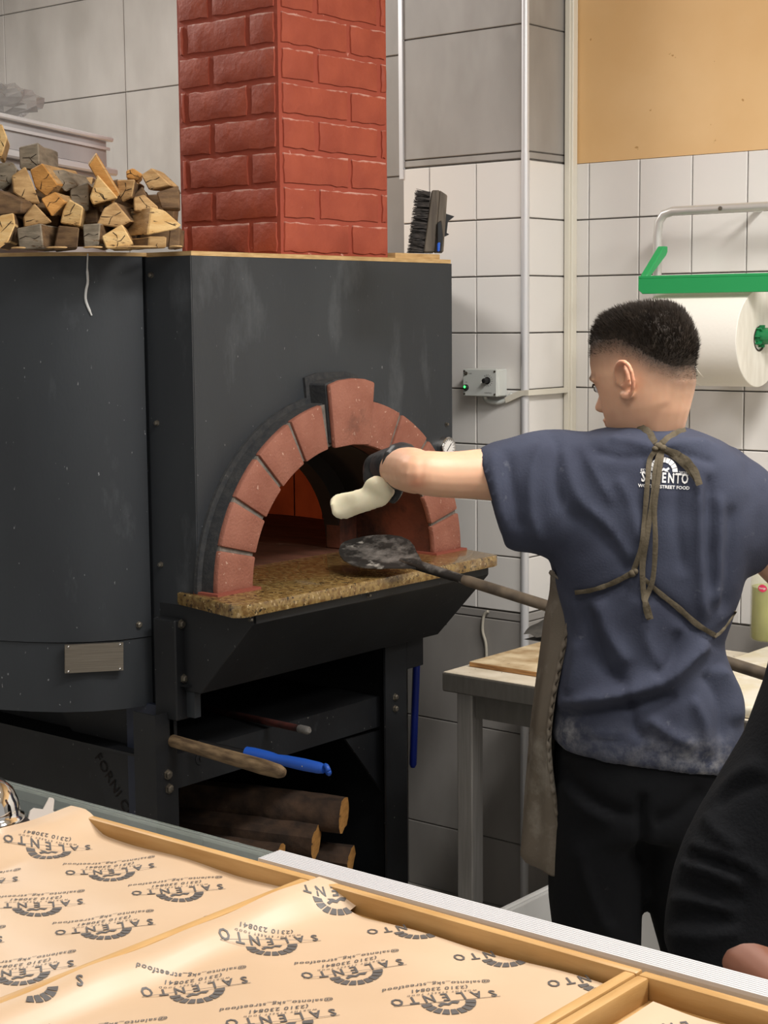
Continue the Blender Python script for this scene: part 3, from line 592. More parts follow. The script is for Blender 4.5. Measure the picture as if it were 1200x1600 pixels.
# granite shelf
gs = [(-2.72, AC - RIY), (-2.575, AC - RIY), (-2.575, 2.478), (-2.60, 2.476), (-2.40, 2.428), (-2.383, 2.436), (-2.377, 2.452), (-2.371, 3.330), (-2.376, 3.346), (-2.39, 3.352), (-2.512, 3.385), (-2.575, 3.39), (-2.575, AC + RIY), (-2.72, AC + RIY)]
gl = RZ(1.06, 268, 922)
gs = [(-2.74, AC - RIY + .004), (-2.545, AC - RIY + .004), (-2.545, OYL - .005), (-2.60, OYL - .005), (-2.612, OYL - .012), (-2.395, 2.425), (-2.38, 2.434), (-2.374, 2.452), (-2.368, 3.325), (-2.372, 3.342), (-2.39, 3.350), (-2.512, 3.385), (-2.545, 3.385), (-2.545, AC + RIY - .004), (-2.74, AC + RIY - .004)]
part('granite_shelf', MB().prism([(x, y, AZ - .030) for x, y in gs], (0, 0, .0285)), M['granite'], ov, bevel=.004, bseg=2, smooth=True, label='polished brown and gold speckled granite shelf')
# ash hopper under the shelf
hp = MB().prism([(X0 - .12, 2.482, 1.029), (-2.392, 2.482, 1.029), (-2.392, 2.482, 1.008), (-2.552, 2.482, .838), (X0 - .12, 2.482, .838)], (0, .85, 0))
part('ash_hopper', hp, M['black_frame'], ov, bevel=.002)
part('hopper_lip', MB().box((-2.395, 2.49, 1.010), (-2.388, 3.325, 1.028)), M['black_frame'], ov)
for q in ((390, 968), (575, 930)): bolt(RX(-2.389, *q), (1, 0, 0), .004)
# thermometer
tc = RX(X0 + .01, 698, 700) - V((.01, 0, 0))
th = part('thermometer', MB().lathe([(.029, 0), (.029, .016), (.027, .0185), (.0235, .0185), (.0235, .0155), (.001, .0155)], tc, (1, 0, 0), 32), M['chrome'], ov, smooth=True, label='round chrome thermometer')
part('dial', MB().lathe([(.0233, .0156), (.001, .0160)], tc, (1, 0, 0), 28), M['white_ink'], th)
nd = MB(); nd.obox(tc + V((.0166, .002, .002)), (0, .0008, -.0008), (.0003, 0, 0), (0, .009, .009))
for k in range(14):
    an = math.radians(-40 + k * 20); nd.obox(tc + V((.0165, .020 * math.cos(an), .020 * math.sin(an))), (0, .002 * math.cos(an), .002 * math.sin(an)), (.0003, 0, 0), (0, -.0005 * math.sin(an), .0005 * math.cos(an)))
part('needle', nd, M['ink'], th)
# ------------------------------------------------------------------ the stand
XS = -2.60
pl0, pl1 = 2.452, 2.515
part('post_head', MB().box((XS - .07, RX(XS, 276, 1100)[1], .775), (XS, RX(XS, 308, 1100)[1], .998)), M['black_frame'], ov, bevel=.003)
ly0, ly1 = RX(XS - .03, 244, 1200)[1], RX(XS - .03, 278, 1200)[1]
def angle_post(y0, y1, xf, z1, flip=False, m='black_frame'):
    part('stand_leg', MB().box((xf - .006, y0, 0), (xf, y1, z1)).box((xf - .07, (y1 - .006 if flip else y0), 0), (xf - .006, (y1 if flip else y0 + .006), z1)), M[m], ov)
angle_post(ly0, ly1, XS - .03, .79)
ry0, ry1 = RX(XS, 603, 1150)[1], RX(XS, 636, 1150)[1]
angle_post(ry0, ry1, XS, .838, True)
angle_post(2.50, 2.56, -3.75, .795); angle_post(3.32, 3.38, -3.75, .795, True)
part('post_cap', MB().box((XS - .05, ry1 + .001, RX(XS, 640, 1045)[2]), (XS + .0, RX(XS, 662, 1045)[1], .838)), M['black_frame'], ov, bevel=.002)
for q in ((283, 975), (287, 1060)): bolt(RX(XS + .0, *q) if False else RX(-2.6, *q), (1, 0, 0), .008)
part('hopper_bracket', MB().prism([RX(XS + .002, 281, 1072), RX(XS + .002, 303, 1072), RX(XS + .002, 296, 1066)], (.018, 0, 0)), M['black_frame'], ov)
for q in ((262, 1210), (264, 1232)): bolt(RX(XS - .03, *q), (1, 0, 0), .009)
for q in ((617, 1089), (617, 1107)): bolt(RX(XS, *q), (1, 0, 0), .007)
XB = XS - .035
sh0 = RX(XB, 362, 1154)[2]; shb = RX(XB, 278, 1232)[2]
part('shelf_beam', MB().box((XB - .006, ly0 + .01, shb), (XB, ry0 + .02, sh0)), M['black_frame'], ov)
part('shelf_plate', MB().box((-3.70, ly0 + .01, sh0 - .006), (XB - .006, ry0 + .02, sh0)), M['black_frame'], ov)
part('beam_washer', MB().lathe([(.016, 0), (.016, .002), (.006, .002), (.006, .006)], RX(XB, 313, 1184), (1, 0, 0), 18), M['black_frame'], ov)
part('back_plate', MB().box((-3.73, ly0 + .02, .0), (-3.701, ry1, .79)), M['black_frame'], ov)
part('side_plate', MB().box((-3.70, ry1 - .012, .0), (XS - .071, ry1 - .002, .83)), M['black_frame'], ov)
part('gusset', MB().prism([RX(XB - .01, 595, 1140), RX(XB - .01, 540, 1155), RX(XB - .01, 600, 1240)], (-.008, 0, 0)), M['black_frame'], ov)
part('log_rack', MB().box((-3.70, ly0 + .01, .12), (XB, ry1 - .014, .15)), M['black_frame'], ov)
# left side: triangular brace with the stencilled maker's name, navy side flange
yb = 2.462
nf = part('side_flange', MB().box((-2.77, yb, 0), (-2.725, yb + .012, .80)).box((-2.725, yb - .0, .725), (XS - .03, yb + .012, .80)), M['navy_frame'], ov)
tri = [RY(yb + .02, 95, 1112), RY(yb + .02, 214, 1108), RY(yb + .02, 222, 1300), RY(yb + .02, 192, 1288)]
tri = [RY(yb + .02, *q) for q in ((93, 1105), (213, 1105), (221, 1330), (196, 1330), (148, 1210))]
br = part('side_brace', MB().prism(tri, (0, .008, 0)), M['black_frame'], ov)
vs, fs, w = text_tris('FORNI CE', .0)
pa, pb2 = RY(yb + .018, 152, 1180), RY(yb + .018, 204, 1276); dv = (pb2 - pa); ln = np.linalg.norm(dv); dv /= ln; up = np.cross(V((0, -1, 0)), dv); up = up if up[0] > 0 else -up
up = np.cross(dv, V((0, 1, 0))); up = up if up[2] > 0 else -up
part('stencil_lettering', MB().add([(pa + pb2) / 2 + dv * p[0] * ln / w + up * (p[1] - .5) * ln / w * .95 for p in vs], fs), M['soot'], br)
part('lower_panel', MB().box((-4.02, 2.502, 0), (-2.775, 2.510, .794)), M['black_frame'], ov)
# ------------------------------------------------------------------ brick chimney
CX1, CX0 = X0 - .03, X0 - .35; CY0, CY1 = RX(CX1, 439, 385)[1], RX(CX1, 605.5, 385)[1]
ch = thing('brick_chimney', ((CX0 + CX1) / 2, (CY0 + CY1) / 2, OZT), 'square red painted brick chimney rising from the oven top', 'chimney')
part('core', MB().box((CX0, CY0, OZT + .0045), (CX1, CY1, 3.098)), M['chim_mortar'], ch)
_bk = {}
def rough_brick(w, h, th, seed, m):
    rng = random.Random(seed); nx, nz = max(3, int(w / .02)), 4; vs, fs = [], []
    for j in range(nz + 1):
        for i in range(nx + 1):
            e = i in (0, nx) or j in (0, nz); ex = (rng.random() - .5) * .004
            vs.append((-w / 2 + w * i / nx + (ex if i in (0, nx) else 0), th * (.55 if e else 1) + rng.uniform(-.0015, .0015) * (0 if e else 1), -h / 2 + h * j / nz + (rng.uniform(-.002, .002) if j in (0, nz) else 0)))
    for j in range(nz):
        for i in range(nx): a = j * (nx + 1) + i; fs.append((a, a + 1, a + nx + 2, a + nx + 1))
    rim = [i for i in range(nx + 1)] + [j * (nx + 1) + nx for j in range(1, nz + 1)] + [nz * (nx + 1) + i for i in range(nx - 1, -1, -1)] + [j * (nx + 1) for j in range(nz - 1, 0, -1)]
    o = len(vs)
    for i in rim: x, y, z = vs[i]; vs.append((x * 1.01, -.002, z * 1.02))
    n = len(rim)
    for i in range(n): fs.append((rim[i], o + i, o + (i + 1) % n, rim[(i + 1) % n]))
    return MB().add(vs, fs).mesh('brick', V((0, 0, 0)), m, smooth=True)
def bricks_on(face, lo, hi, rows, pitch, z0, splits, m, par):
    for r in range(rows):
        z = z0 + r * pitch; sp = splits[r % 2]
        for (a, b) in sp:
            w = (b - a) * (hi - lo) - .011; h = pitch - .013
            key = (round(w, 3), r % 3); 
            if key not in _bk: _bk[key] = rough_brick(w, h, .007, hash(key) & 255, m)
            c = lo + (a + b) / 2 * (hi - lo)
            if face == '+x': inst('brick', _bk[key], par, (CX1, c, z + pitch / 2), (0, 0, -math.pi / 2))
            elif face == '-y': inst('brick', _bk[key], par, (c, CY0, z + pitch / 2), (0, 0, math.pi))
            elif face == '+y': inst('brick', _bk[key], par, (c, CY1, z + pitch / 2), (0, 0, 0))
BP = .0772
rows = int((3.09 - OZT) / BP)
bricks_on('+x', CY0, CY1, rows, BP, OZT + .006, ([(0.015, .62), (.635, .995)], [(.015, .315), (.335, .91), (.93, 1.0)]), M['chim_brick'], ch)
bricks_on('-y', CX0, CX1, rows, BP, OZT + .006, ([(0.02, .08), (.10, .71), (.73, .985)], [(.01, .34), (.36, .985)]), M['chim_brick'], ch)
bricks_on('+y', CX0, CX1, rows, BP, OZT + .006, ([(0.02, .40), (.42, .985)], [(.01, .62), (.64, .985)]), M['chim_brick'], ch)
# ================================================================== split firewood on the oven
def fz(x, y): return (x / 4, 150 + y / 4)
FW = [ # end outline in a 4x crop of the photo, distance, yaw, length, end colour, side colour, label
 ([(-24,170),(15,160),(48,245),(5,375),(-25,360)],3.50,10,.22,'w_bright','w_tan','pale split log standing highest at the left edge of the pile'),
 ([(110,300),(240,275),(250,410),(235,450),(120,440)],3.52,-4,.22,'w_grey','w_grey','grey square-cut log standing on top of the pile near the boxes'),
 ([(-14,402),(75,395),(110,440),(95,520),(20,570),(-14,560)],3.49,8,.22,'w_grey','w_dark','weathered grey log below the topmost one at the left'),
 ([(180,445),(265,405),(365,540),(285,612),(215,560)],3.47,-14,.22,'w_orange','w_tan','orange square log tilted on its corner'),
 ([(75,485),(160,425),(205,530),(250,660),(180,655),(85,590)],3.45,18,.2,'w_tan','w_dark','wedge of brown log left of the orange one'),
 ([(320,450),(400,445),(480,545),(405,585),(370,545)],3.50,-10,.22,'w_grey','w_grey','bluish grey log right of the orange one'),
 ([(255,630),(345,582),(410,650),(320,740)],3.44,-12,.2,'w_orange','w_tan','small diamond-shaped log below the orange one'),
 ([(430,628),(525,680),(505,805),(370,780),(390,700)],3.43,6,.2,'w_bright','w_tan','pale rough five-sided log in the middle of the pile'),
 ([(610,475),(740,625),(580,665),(560,620)],3.46,10,.2,'w_bright','w_tan','bright triangular log under the leaning stick'),
 ([(430,560),(545,520),(560,700),(530,710),(440,640)],3.50,0,.2,'w_grey','w_dark','dark grey log behind the pale five-sided one'),
 ([(605,790),(650,690),(720,645),(815,765),(740,810)],3.43,-6,.2,'w_tan','w_dark','brown triangular log under the bright triangle'),
 ([(940,675),(1030,700),(1140,795),(1100,820),(925,858)],3.42,34,.15,'w_bright','w_tan','largest bright cracked log at the right front of the pile'),
 ([(930,868),(1045,870),(1045,945),(925,945)],3.40,36,.15,'w_tan','w_dark','low log lying beneath the largest bright one'),
 ([(640,870),(765,820),(830,912),(790,945),(665,945)],3.39,4,.2,'w_bright','w_tan','pale log in the bottom row left of the low one'),
 ([(505,795),(625,790),(625,900),(530,925)],3.40,-5,.2,'w_grey','w_dark','dark grey log in the bottom row beside the pale one'),
 ([(330,925),(360,800),(500,815),(490,915)],3.41,10,.2,'w_dark','w_dark','dark brown log in the middle of the bottom row'),
 ([(100,825),(260,795),(275,925),(115,930)],3.39,-8,.2,'w_grey','w_dark','grey rectangular log at the left of the bottom row'),
 ([(145,740),(215,655),(330,775),(240,800),(150,805)],3.42,15,.2,'w_tan','w_tan','tan wedge above the grey rectangular bottom log'),
 ([(-40,775),(0,755),(80,742),(98,820),(60,900),(0,945),(-35,930)],3.38,5,.2,'w_bright','w_dark','half-round pale log at the left end of the bottom row'),
 ([(730,510),(850,510),(825,620),(760,650),(735,600)],3.50,0,.2,'w_tan','w_dark','tan log behind the bright triangle'),
 ([(785,450),(830,435),(900,480),(860,515),(790,500)],3.58,8,.18,'w_orange','w_tan','small orange log at the back right of the pile'),
 ([(880,480),(950,435),(1070,545),(930,575)],3.54,-8,.12,'w_tan','w_tan','log pointing right at the top of the right end'),
 ([(980,590),(1115,545),(1120,690),(1010,690)],3.50,5,.16,'w_dark','w_dark','dark log touching the chimney'),
 ([(835,620),(900,600),(990,680),(980,720),(840,705)],3.47,10,.18,'w_tan','w_tan','tan log tucked above the largest bright one'),
 ([(-20,570),(50,600),(140,640),(140,720),(-20,730)],3.42,-20,.2,'w_dark','w_dark','long dark log at the left under the weathered grey one'),
 ([(830,610),(890,550),(920,610),(860,680)],3.53,4,.18,'w_dark','w_dark','added dark log end filling the shaded gap right of the tan one'),  # dark wood colour stands for the shade in this gap
 ([(520,700),(600,690),(610,780),(530,785)],3.53,0,.16,'w_dark','w_dark','added log, coloured dark as shade, deep in the middle of the pile'),  # this and the next two: shade of the pile put into dark wood colour
 ([(760,690),(830,690),(850,780),(800,820),(740,760)],3.52,0,.16,'w_dark','w_dark','added log, coloured dark as shade, behind the brown triangle'),
 ([(280,740),(370,730),(360,830),(280,830)],3.52,0,.16,'w_dark','w_dark','added log, coloured dark as shade, behind the dark brown bottom one'),
 ([(455,505),(580,490),(570,545),(470,560)],3.62,0,.16,'w_tan','w_dark','tan log top peeping out behind the dark grey one'),
 ([(700,510),(740,505),(745,570),(700,570)],3.60,0,.14,'w_dark','w_dark','narrow log behind the leaning stick'),
 ([(1060,840),(1125,830),(1120,930),(1050,945)],3.47,0,.12,'w_dark','w_dark','dark short log against the chimney foot'),
 ([(-20,640),(30,600),(60,700),(10,760)],3.50,0,.15,'w_dark','w_dark','dark log at the left edge behind the half-round one'),
]
FW += [([(10,560),(170,545),(190,905),(15,900)],3.66,0,.14,'w_dark','w_dark','added dark log filling shaded gaps behind the left end of the pile'), ([(200,560),(400,560),(400,905),(210,900)],3.66,0,.14,'w_dark','w_dark','added dark log filling shaded gaps behind the diamond-shaped one'),  # added back row, its dark wood imitates shade in the gaps between logs
 ([(410,590),(640,560),(640,905),(420,900)],3.66,0,.14,'w_dark','w_dark','added dark log filling shaded gaps behind the five-sided one'), ([(650,600),(860,580),(860,905),(660,900)],3.66,0,.14,'w_dark','w_dark','added dark log filling shaded gaps behind the brown triangle'), ([(870,600),(1090,590),(1080,905),(880,900)],3.66,0,.12,'w_dark','w_dark','added dark log filling shaded gaps behind the largest bright one')]
def split_log(pts, d, yaw, ln, m1, m2, label):
    low_ = max(p[1] for p in pts); pp = [CP + ray(*fz(p[0], p[1] + 14 + (28 if low_ > 890 and p[1] > 850 else 0))) * d for p in pts]
    c_0 = sum(pp) / len(pp); gx, gz = random.uniform(-.35, .35), random.uniform(-.25, .45)
    pp = [p + FH * ((p - c_0) @ UH * gx + (p - c_0)[2] * gz) for p in pp]
    a = math.radians(yaw); dr = FH * math.cos(a) - UH * math.sin(a)
    zmin = min(p[2] for p in pp); 
    if zmin < OZT + .005: pp = [p + V((0, 0, OZT + .005 - zmin)) for p in pp]
    n = len(pp); c = sum(pp) / n; mb = MB()
    r0 = pp; rings = [r0]
    for t in (.35, .7, 1.0): rings.append([c + (p - c) * random.uniform(.86, .98) + dr * ln * .75 * t + V((0, 0, 0)) for p in pp])
    for rg in rings:
        zm = min(p[2] for p in rg)
        if zm < OZT + .005:
            for i in range(n): rg[i] = rg[i] + V((0, 0, OZT + .005 - zm))
    mb.loft(rings, False, 1); o = 0
    mb.f.append(tuple(range(n))[::-1]); mb.m.append(0); e = 3 * n; mb.f.append(tuple(e + i for i in range(n))); mb.m.append(0)
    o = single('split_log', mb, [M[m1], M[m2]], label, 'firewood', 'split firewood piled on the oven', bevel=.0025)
    if m1 != 'w_dark':
        c = sum(r0) / n; cr = MB(); k0 = random.randrange(n)
        for q in range(random.choice((1, 2, 2, 3))):
            e = (r0[(k0 + 2 * q) % n] + r0[(k0 + 2 * q + 1) % n]) / 2; st = c + (c - e) * random.uniform(-.1, .35); e = st + (e - st) * random.uniform(.75, .93)
            sd = np.cross(e - st, FH); sd /= np.linalg.norm(sd) + 1e-9; md = (st + e) / 2 + sd * random.uniform(-.004, .004); nv_ = np.cross(r0[1] - r0[0], r0[2] - r0[0]); nv_ /= np.linalg.norm(nv_); nv_ = nv_ if nv_ @ FH < 0 else -nv_
            L_ = nv_ * .0006; cr.add([st + L_, md + sd * .0009 + L_, e + sd * .0012 + L_, e - sd * .0004 + L_, md - sd * .0007 + L_], [(0, 1, 4), (1, 2, 3, 4)])
        part('crack', cr, M['wood_crack'], o)
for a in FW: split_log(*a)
# the stick leaning out of the pile
s0, s1 = CP + ray(*fz(575, 392)) * 3.46, CP + ray(*fz(725, 640)) * 3.50
ax = s1 - s0; ax /= np.linalg.norm(ax); sx = np.cross(ax, FH); sx /= np.linalg.norm(sx); sy = np.cross(ax, sx)
mb = MB(); q = [s0 + sx * a * .0135 + sy * b * .012 - ax * (.006 * a) for a, b in ((-1, -1), (1, -.8), (1, 1), (-.9, 1))]
mb.prism(q, ax * np.linalg.norm(s1 - s0), 0, 1); single('split_log', mb, [M['w_tan'], M['w_orange']], 'thin square stick leaning up out of the middle of the pile', 'firewood', 'split firewood piled on the oven', bevel=.002)
for k, (a, b, lb) in enumerate((((70, 930), (160, 925), 'long bark strip along the oven top edge at the left'), ((290, 925), (420, 920), 'curled bark strip below the dark brown log'), ((520, 940), (640, 925), 'pale wood sliver left of the pale bottom log'), ((730, 952), (980, 955), 'flat wood sliver on the edge under the low log'), ((1060, 930), (1140, 950), 'wood sliver beside the chimney foot'))):
    p0, p1 = RZ(OZT + .010, *fz(*a)), RZ(OZT + .010, *fz(*b)); p0 = CP + ray(*fz(*a)) * 3.37; p1 = CP + ray(*fz(*b)) * 3.37; p0[2] = p1[2] = OZT + .0075
    mb = MB().tube(sample([p0, (p0 + p1) / 2 + V((.004, -.004, .0005)), p1], 8), [.001] + [.0022] * 6 + [.001], 5); single('bark_sliver', mb, M['w_tan'], lb, 'wood sliver', 'bark and wood slivers on the oven edge')
# ------------------------------------------------------------------ plastic boxes and bag behind the wood
c0, c1 = RZ(2.105, -40, 166), RZ(2.105, 178, 215); e1 = (c1 - c0); bl = np.linalg.norm(e1); e1 /= bl; e2 = np.cross(ZH, e1)
e2 = e2 if e2[0] < 0 else -e2
def obx(o, l0, l1, d0, d1, z0, z1, mb=None):
    mb = mb or MB(); c = o + e1 * (l0 + l1) / 2 + e2 * (d0 + d1) / 2; c = V((c[0], c[1], (z0 + z1) / 2))
    return mb.obox(c, e1 * (l1 - l0) / 2, e2 * (d1 - d0) / 2, (0, 0, (z1 - z0) / 2))
def open_box(o, l0, l1, d0, d1, z0, z1, t=.004):
    mb = obx(o, l0, l1, d0, d1, z0, z0 + t)
    for a, b, c, d in ((l0, l1, d0, d0 + t), (l0, l1, d1 - t, d1), (l0, l0 + t, d0 + t, d1 - t), (l1 - t, l1, d0 + t, d1 - t)): obx(o, a, b, c, d, z0 + t, z1, mb)
    return mb
bA = thing('storage_box', obx(c0, 0, bl, 0, .3, 1.8, 1.9).v[0], 'long low translucent plastic box on top of the stack behind the firewood', 'storage box')
part('tub', open_box(c0, .02, bl - .015, .015, .30, 2.032, 2.093), M['boxclear'], bA)
part('rim', obx(c0, .0, bl, 0, .315, 2.0935, 2.105), M['boxlid'], bA, bevel=.003)
part('rib', obx(c0, .01, bl - .008, .008, .014, 2.072, 2.079), M['boxlid'], bA)
bB = thing('storage_box', obx(c0, 0, bl, 0, .3, 1.8, 1.9).v[1], 'wider translucent plastic box under the long low one', 'storage box')
part('tub', open_box(c0, .05, bl + .01, .035, .32, OZT + .005, 2.012), M['boxclear'], bB)
part('lid', obx(c0, .03, bl + .045, .012, .34, 2.013, 2.0315), M['boxlid'], bB, bevel=.004)
single('grey_carton', obx(c0, bl + .05, bl + .11, .10, .25, OZT + .005, 2.095), M['carton'], 'small grey carton standing at the end of the plastic boxes', 'carton', bevel=.002)
bagc = (RZ(2.15, 0, 150) + RZ(2.15, 40, 160)) / 2
bc = c0 + e1 * (bl * .40) + e2 * .12
mb = MB().sphere((bc[0], bc[1], 2.152), (.115, .125, .044), 12); rng = random.Random(3)
vv = np.array(mb.v); n3 = len(vv)
for i in range(n3):
    p = vv[i]; k = .82 + .26 * abs(math.sin(p[0] * 55 + p[1] * 31) * math.cos(p[1] * 63 + p[2] * 40)) + rng.uniform(-.04, .04)
    c = V((bc[0], bc[1], 2.145)); vv[i] = c + (p - c) * k
    vv[i][2] = max(vv[i][2], 2.107)
mb.v = [tuple(p) for p in vv]; single('plastic_bag', mb, M['bag'], 'crumpled clear plastic bag lying on the top box', 'plastic bag')
# ------------------------------------------------------------------ block brush on the oven top
wb = 3.78
def BPx(x, y, dw=0): return LP(x, y, wb + dw)
br_ = thing('block_brush', BPx(668, 398), 'old black-bristled wooden block brush standing on the oven corner', 'brush')
oz = OZT + .0045
def solid(px, dw0, dw1, zclamp=None):
    a = [BPx(*p, dw0) for p in px]; 
    if zclamp: a = [V((p[0], p[1], max(p[2], zclamp))) for p in a]
    return MB().prism(a, FH * (dw1 - dw0))
part('block', solid([(675, 297), (687, 297), (679, 400), (662, 400)], -.035, .04, oz), M['oldwood'], br_, bevel=.002)
part('block_end', solid([(687, 297), (699, 305), (693, 400), (679, 400)], -.03, .035, oz), M['oldwood'], br_, bevel=.002)
mb = MB(); rng = random.Random(5)
for k in range(900):
    t = rng.random(); u = rng.uniform(-.033, .038); px = 673 - 11 * t; py = 300 + 98 * t
    a = BPx(px, py, u); b = BPx(652 - 13 * t + rng.uniform(-4, 5), py - 1 + rng.uniform(-5, 3), u + rng.uniform(-.005, .005))
    if b[2] < oz: b[2] = oz + .001
    if a[2] < oz: a[2] = oz + .001
    d = np.cross(b - a, FH); d /= np.linalg.norm(d); w_ = .0011
    mb.add([a + d * w_, a - d * w_, a + FH * w_ * 1.6, b + d * .0004, b - d * .0004, b + FH * .0006], [(0, 1, 4, 3), (1, 2, 5, 4), (2, 0, 3, 5)])
o = part('bristles', mb, M['bristle'], br_); o['kind'] = 'stuff'
part('scraper_blade', solid([(694, 352), (697, 334), (710, 338), (700, 346), (698, 364), (702, 366), (694, 370)], -.01, .012), M['blackpl'], br_)
part('handle_socket', solid([(683, 348), (690, 344), (693, 370), (690, 399), (683, 399)], -.042, -.032, oz), M['blackpl'], br_, bevel=.002)
part('blue_grip', solid([(683, 380), (688, 378), (687, 398), (683, 398)], -.050, -.043, oz), M['blue'], br_, bevel=.002)
# ------------------------------------------------------------------ tools and logs in the stand
def shelfpt(px, py, x): return RX(x, px, py)
tz_ = sh0
def tool(name, px0, px1, x1, label, cat): pass
# wooden handle: from inside the stand to its rounded tip in front
tip = RX(-2.30, 445, 1208); back = RX(-2.60, 285, 1162); dv = (back - tip)
wt = thing('wooden_tool_handle', back, 'worn wooden tool handle sticking out beneath the black shelf', 'tool handle')
full = [back + dv * .0] 
part('shaft', MB().tube([tip + dv * t for t in (0, .012, .05, .2, .5, .8, 1.0, 1.12)], [.004, .010, .0145, .0165, .0155, .0145, .014, .014], 14), M['handle_wood'], wt, smooth=True)
bt = RX(-2.27, 514, 1203); bb = RX(-2.48, 385, 1176); dv = bb - bt
bl_ = thing('blue_tool', bb, 'bright blue plastic tool handle with a hanging hole', 'tool handle')
part('grip', MB().tube([bt + dv * t for t in (.06, .12, .3, .5, .62, .68, .74, .9, 1.0, 1.01)], [.010, .0125, .0135, .0125, .0105, .0125, .0135, .0145, .0135, .008], 16), M['blue'], bl_, smooth=True)
rn = []; cc = bt + dv * .02; dn = dv / np.linalg.norm(dv); sd = np.cross(dn, ZH); sd /= np.linalg.norm(sd); up_ = np.cross(sd, dn)
hole_ax = (sd * .75 + up_ * .35 - dn * .6); hole_ax /= np.linalg.norm(hole_ax); e_1 = np.cross(hole_ax, ZH); e_1 /= np.linalg.norm(e_1); e_2 = np.cross(hole_ax, e_1)
rp = [cc + .0095 * (math.cos(a) * e_1 + math.sin(a) * e_2) for a in np.linspace(0, 2 * math.pi, 21)]
part('hanging_ring', MB().tube(rp, .0052, 8), M['blue'], bl_, smooth='all')
part('rivet', MB().sphere(bt + dv * .31 - FH * .0125, .003, 5), M['chrome'], bl_, smooth='all')
part('rod', MB().tube([bb, bb + dv * .6], .007, 8), M['blackpl'], bl_, smooth=True)
rt = RX(-2.47, 484, 1142); rb = RX(-2.68, 400, 1124); dv = rb - rt
rd = thing('rusty_poker', rb, 'rusty poker with a pale metal tip lying on the black shelf', 'poker')
part('rod', MB().tube([rt + dv * .15, rb, rb + dv], .0085, 10), M['rust'], rd, smooth=True)
part('tip', MB().tube([rt, rt + dv * .03, rt + dv * .18], [.005, .0095, .0095], 12), M['steel'], rd, smooth=True)
for nm, pts_ in (('a', None),): pass
LG = [((538, 1272), -2.64, .052, 26, 'round log with a cut end on top of the logs under the oven', 1), ((494, 1314), -2.66, .050, 26, 'split log below the round one under the oven', 0), ((549, 1342), -2.64, .043, 26, 'pale-ended log at the bottom right under the oven', 0), ((436, 1346), -2.68, .055, 26, 'dark split log at the bottom left under the oven', 0)]
for (px, x, r, yw, lb, rnd) in LG:
    e = RX(x, *px); 
    d = V((-math.cos(math.radians(yw)), -math.sin(math.radians(yw)), .06)); rng = random.Random(int(px[0]))
    prof = [rng.uniform(.82, 1.08) for _ in range(14)] if rnd else [(.75 if k in (3, 4, 5) else .98) * rng.uniform(.85, 1.1) for k in range(14)]
    h = np.cross(d, ZH); h /= np.linalg.norm(h); k2 = np.cross(h, d); rings = []
    for t in np.linspace(0, .42, 8): rings.append([e + d * t + r * (prof[k] * .96 + rng.uniform(-.05, .05)) * (math.cos(2 * math.pi * k / 14) * h + math.sin(2 * math.pi * k / 14) * k2) for k in range(14)])
    mb = MB().loft(rings, False, 1); mb.f.append(tuple(range(14))); mb.m.append(0); mb.f.append(tuple(7 * 14 + k for k in range(14))); mb.m.append(0)
    single('stored_log', mb, [M['w_orange'], M['bark']], lb, 'log', 'logs stored under the oven', smooth=True)
bs0, bs1 = RY(3.50, 651, 1030), RY(3.50, 645, 1199)
single('blue_broom_handle', MB().tube([bs0, bs0 + (bs1 - bs0) * .5, bs0 + (bs1 - bs0) * .97, bs1], [.0105, .0105, .0105, .006], 14), M['blue_dark'], 'dark blue broom handle hanging in the gap beside the oven', 'broom handle', smooth=True)
# ------------------------------------------------------------------ work table, slab, board, cloth, bottle
TZ = .82; TL = RZ(TZ, 689, 1050); tX0, tY0 = TL[0], TL[1] + .003; tX1 = .25; tY1 = 3.675
wt_ = thing('work_table', ((tX0 + tX1) / 2, (tY0 + tY1) / 2, 0), 'steel work table dusted with flour along the tiled wall', 'table')
part('top', MB().box((tX0, tY0, TZ - .046), (tX1, tY1, TZ - .0015)), M['dark_steel'], wt_, bevel=.003)
part('floured_surface', MB().box((tX0 + .003, tY0 + .003, TZ - .0014), (tX1 - .003, tY1 - .003, TZ)), M['flour_steel'], wt_)
part('front_rail', MB().box((tX0 + .075, tY0 + .03, TZ - .105), (tX1 - .06, tY0 + .034, TZ - .047)), M['dark_steel'], wt_)
part('side_rail', MB().box((tX0 + .03, tY0 + .06, TZ - .105), (tX0 + .034, tY1 - .06, TZ - .047)), M['dark_steel'], wt_)
for lx in (tX0 + .028, tX1 - .07):
    for ly in (tY0 + .02, tY1 - .065): part('leg', MB().box((lx, ly, 0), (lx + .045, ly + .045, TZ - .047)), M['steel'], wt_, bevel=.003)
part('lower_shelf', MB().box((tX0 + .03, tY0 + .06, .16), (tX1 - .03, tY1 - .03, .19)), M['dark_steel'], wt_)
single('marble_slab', MB().box((-1.80, tY0 + .012, TZ + .0005), (tX1 - .05, tY1 - .01, TZ + .026)), M['marble'], 'white floured marble slab on the right part of the work table', 'marble slab', bevel=.009, bseg=3, smooth=True)
b0, b1, b2 = RZ(TZ + .012, 733, 1034), RZ(TZ + .012, 840, 1050), None
bd = thing('wooden_board', b0, 'floured wooden dough board at the end of the work table', 'board')
bX, bY = b0[0], b0[1]
part('board', MB().box((bX, bY, TZ + .0005), (bX + .36, bY + .40, TZ + .0115)), M['board_edge'], bd, bevel=.001)
part('floured_face', MB().box((bX + .001, bY + .001, TZ + .0116), (bX + .359, bY + .399, TZ + .0126)), M['flour_board'], bd)
mb = MB(); NX, NY = 16, 10; cl0 = V((bX - .05, bY + .30, TZ + .014))
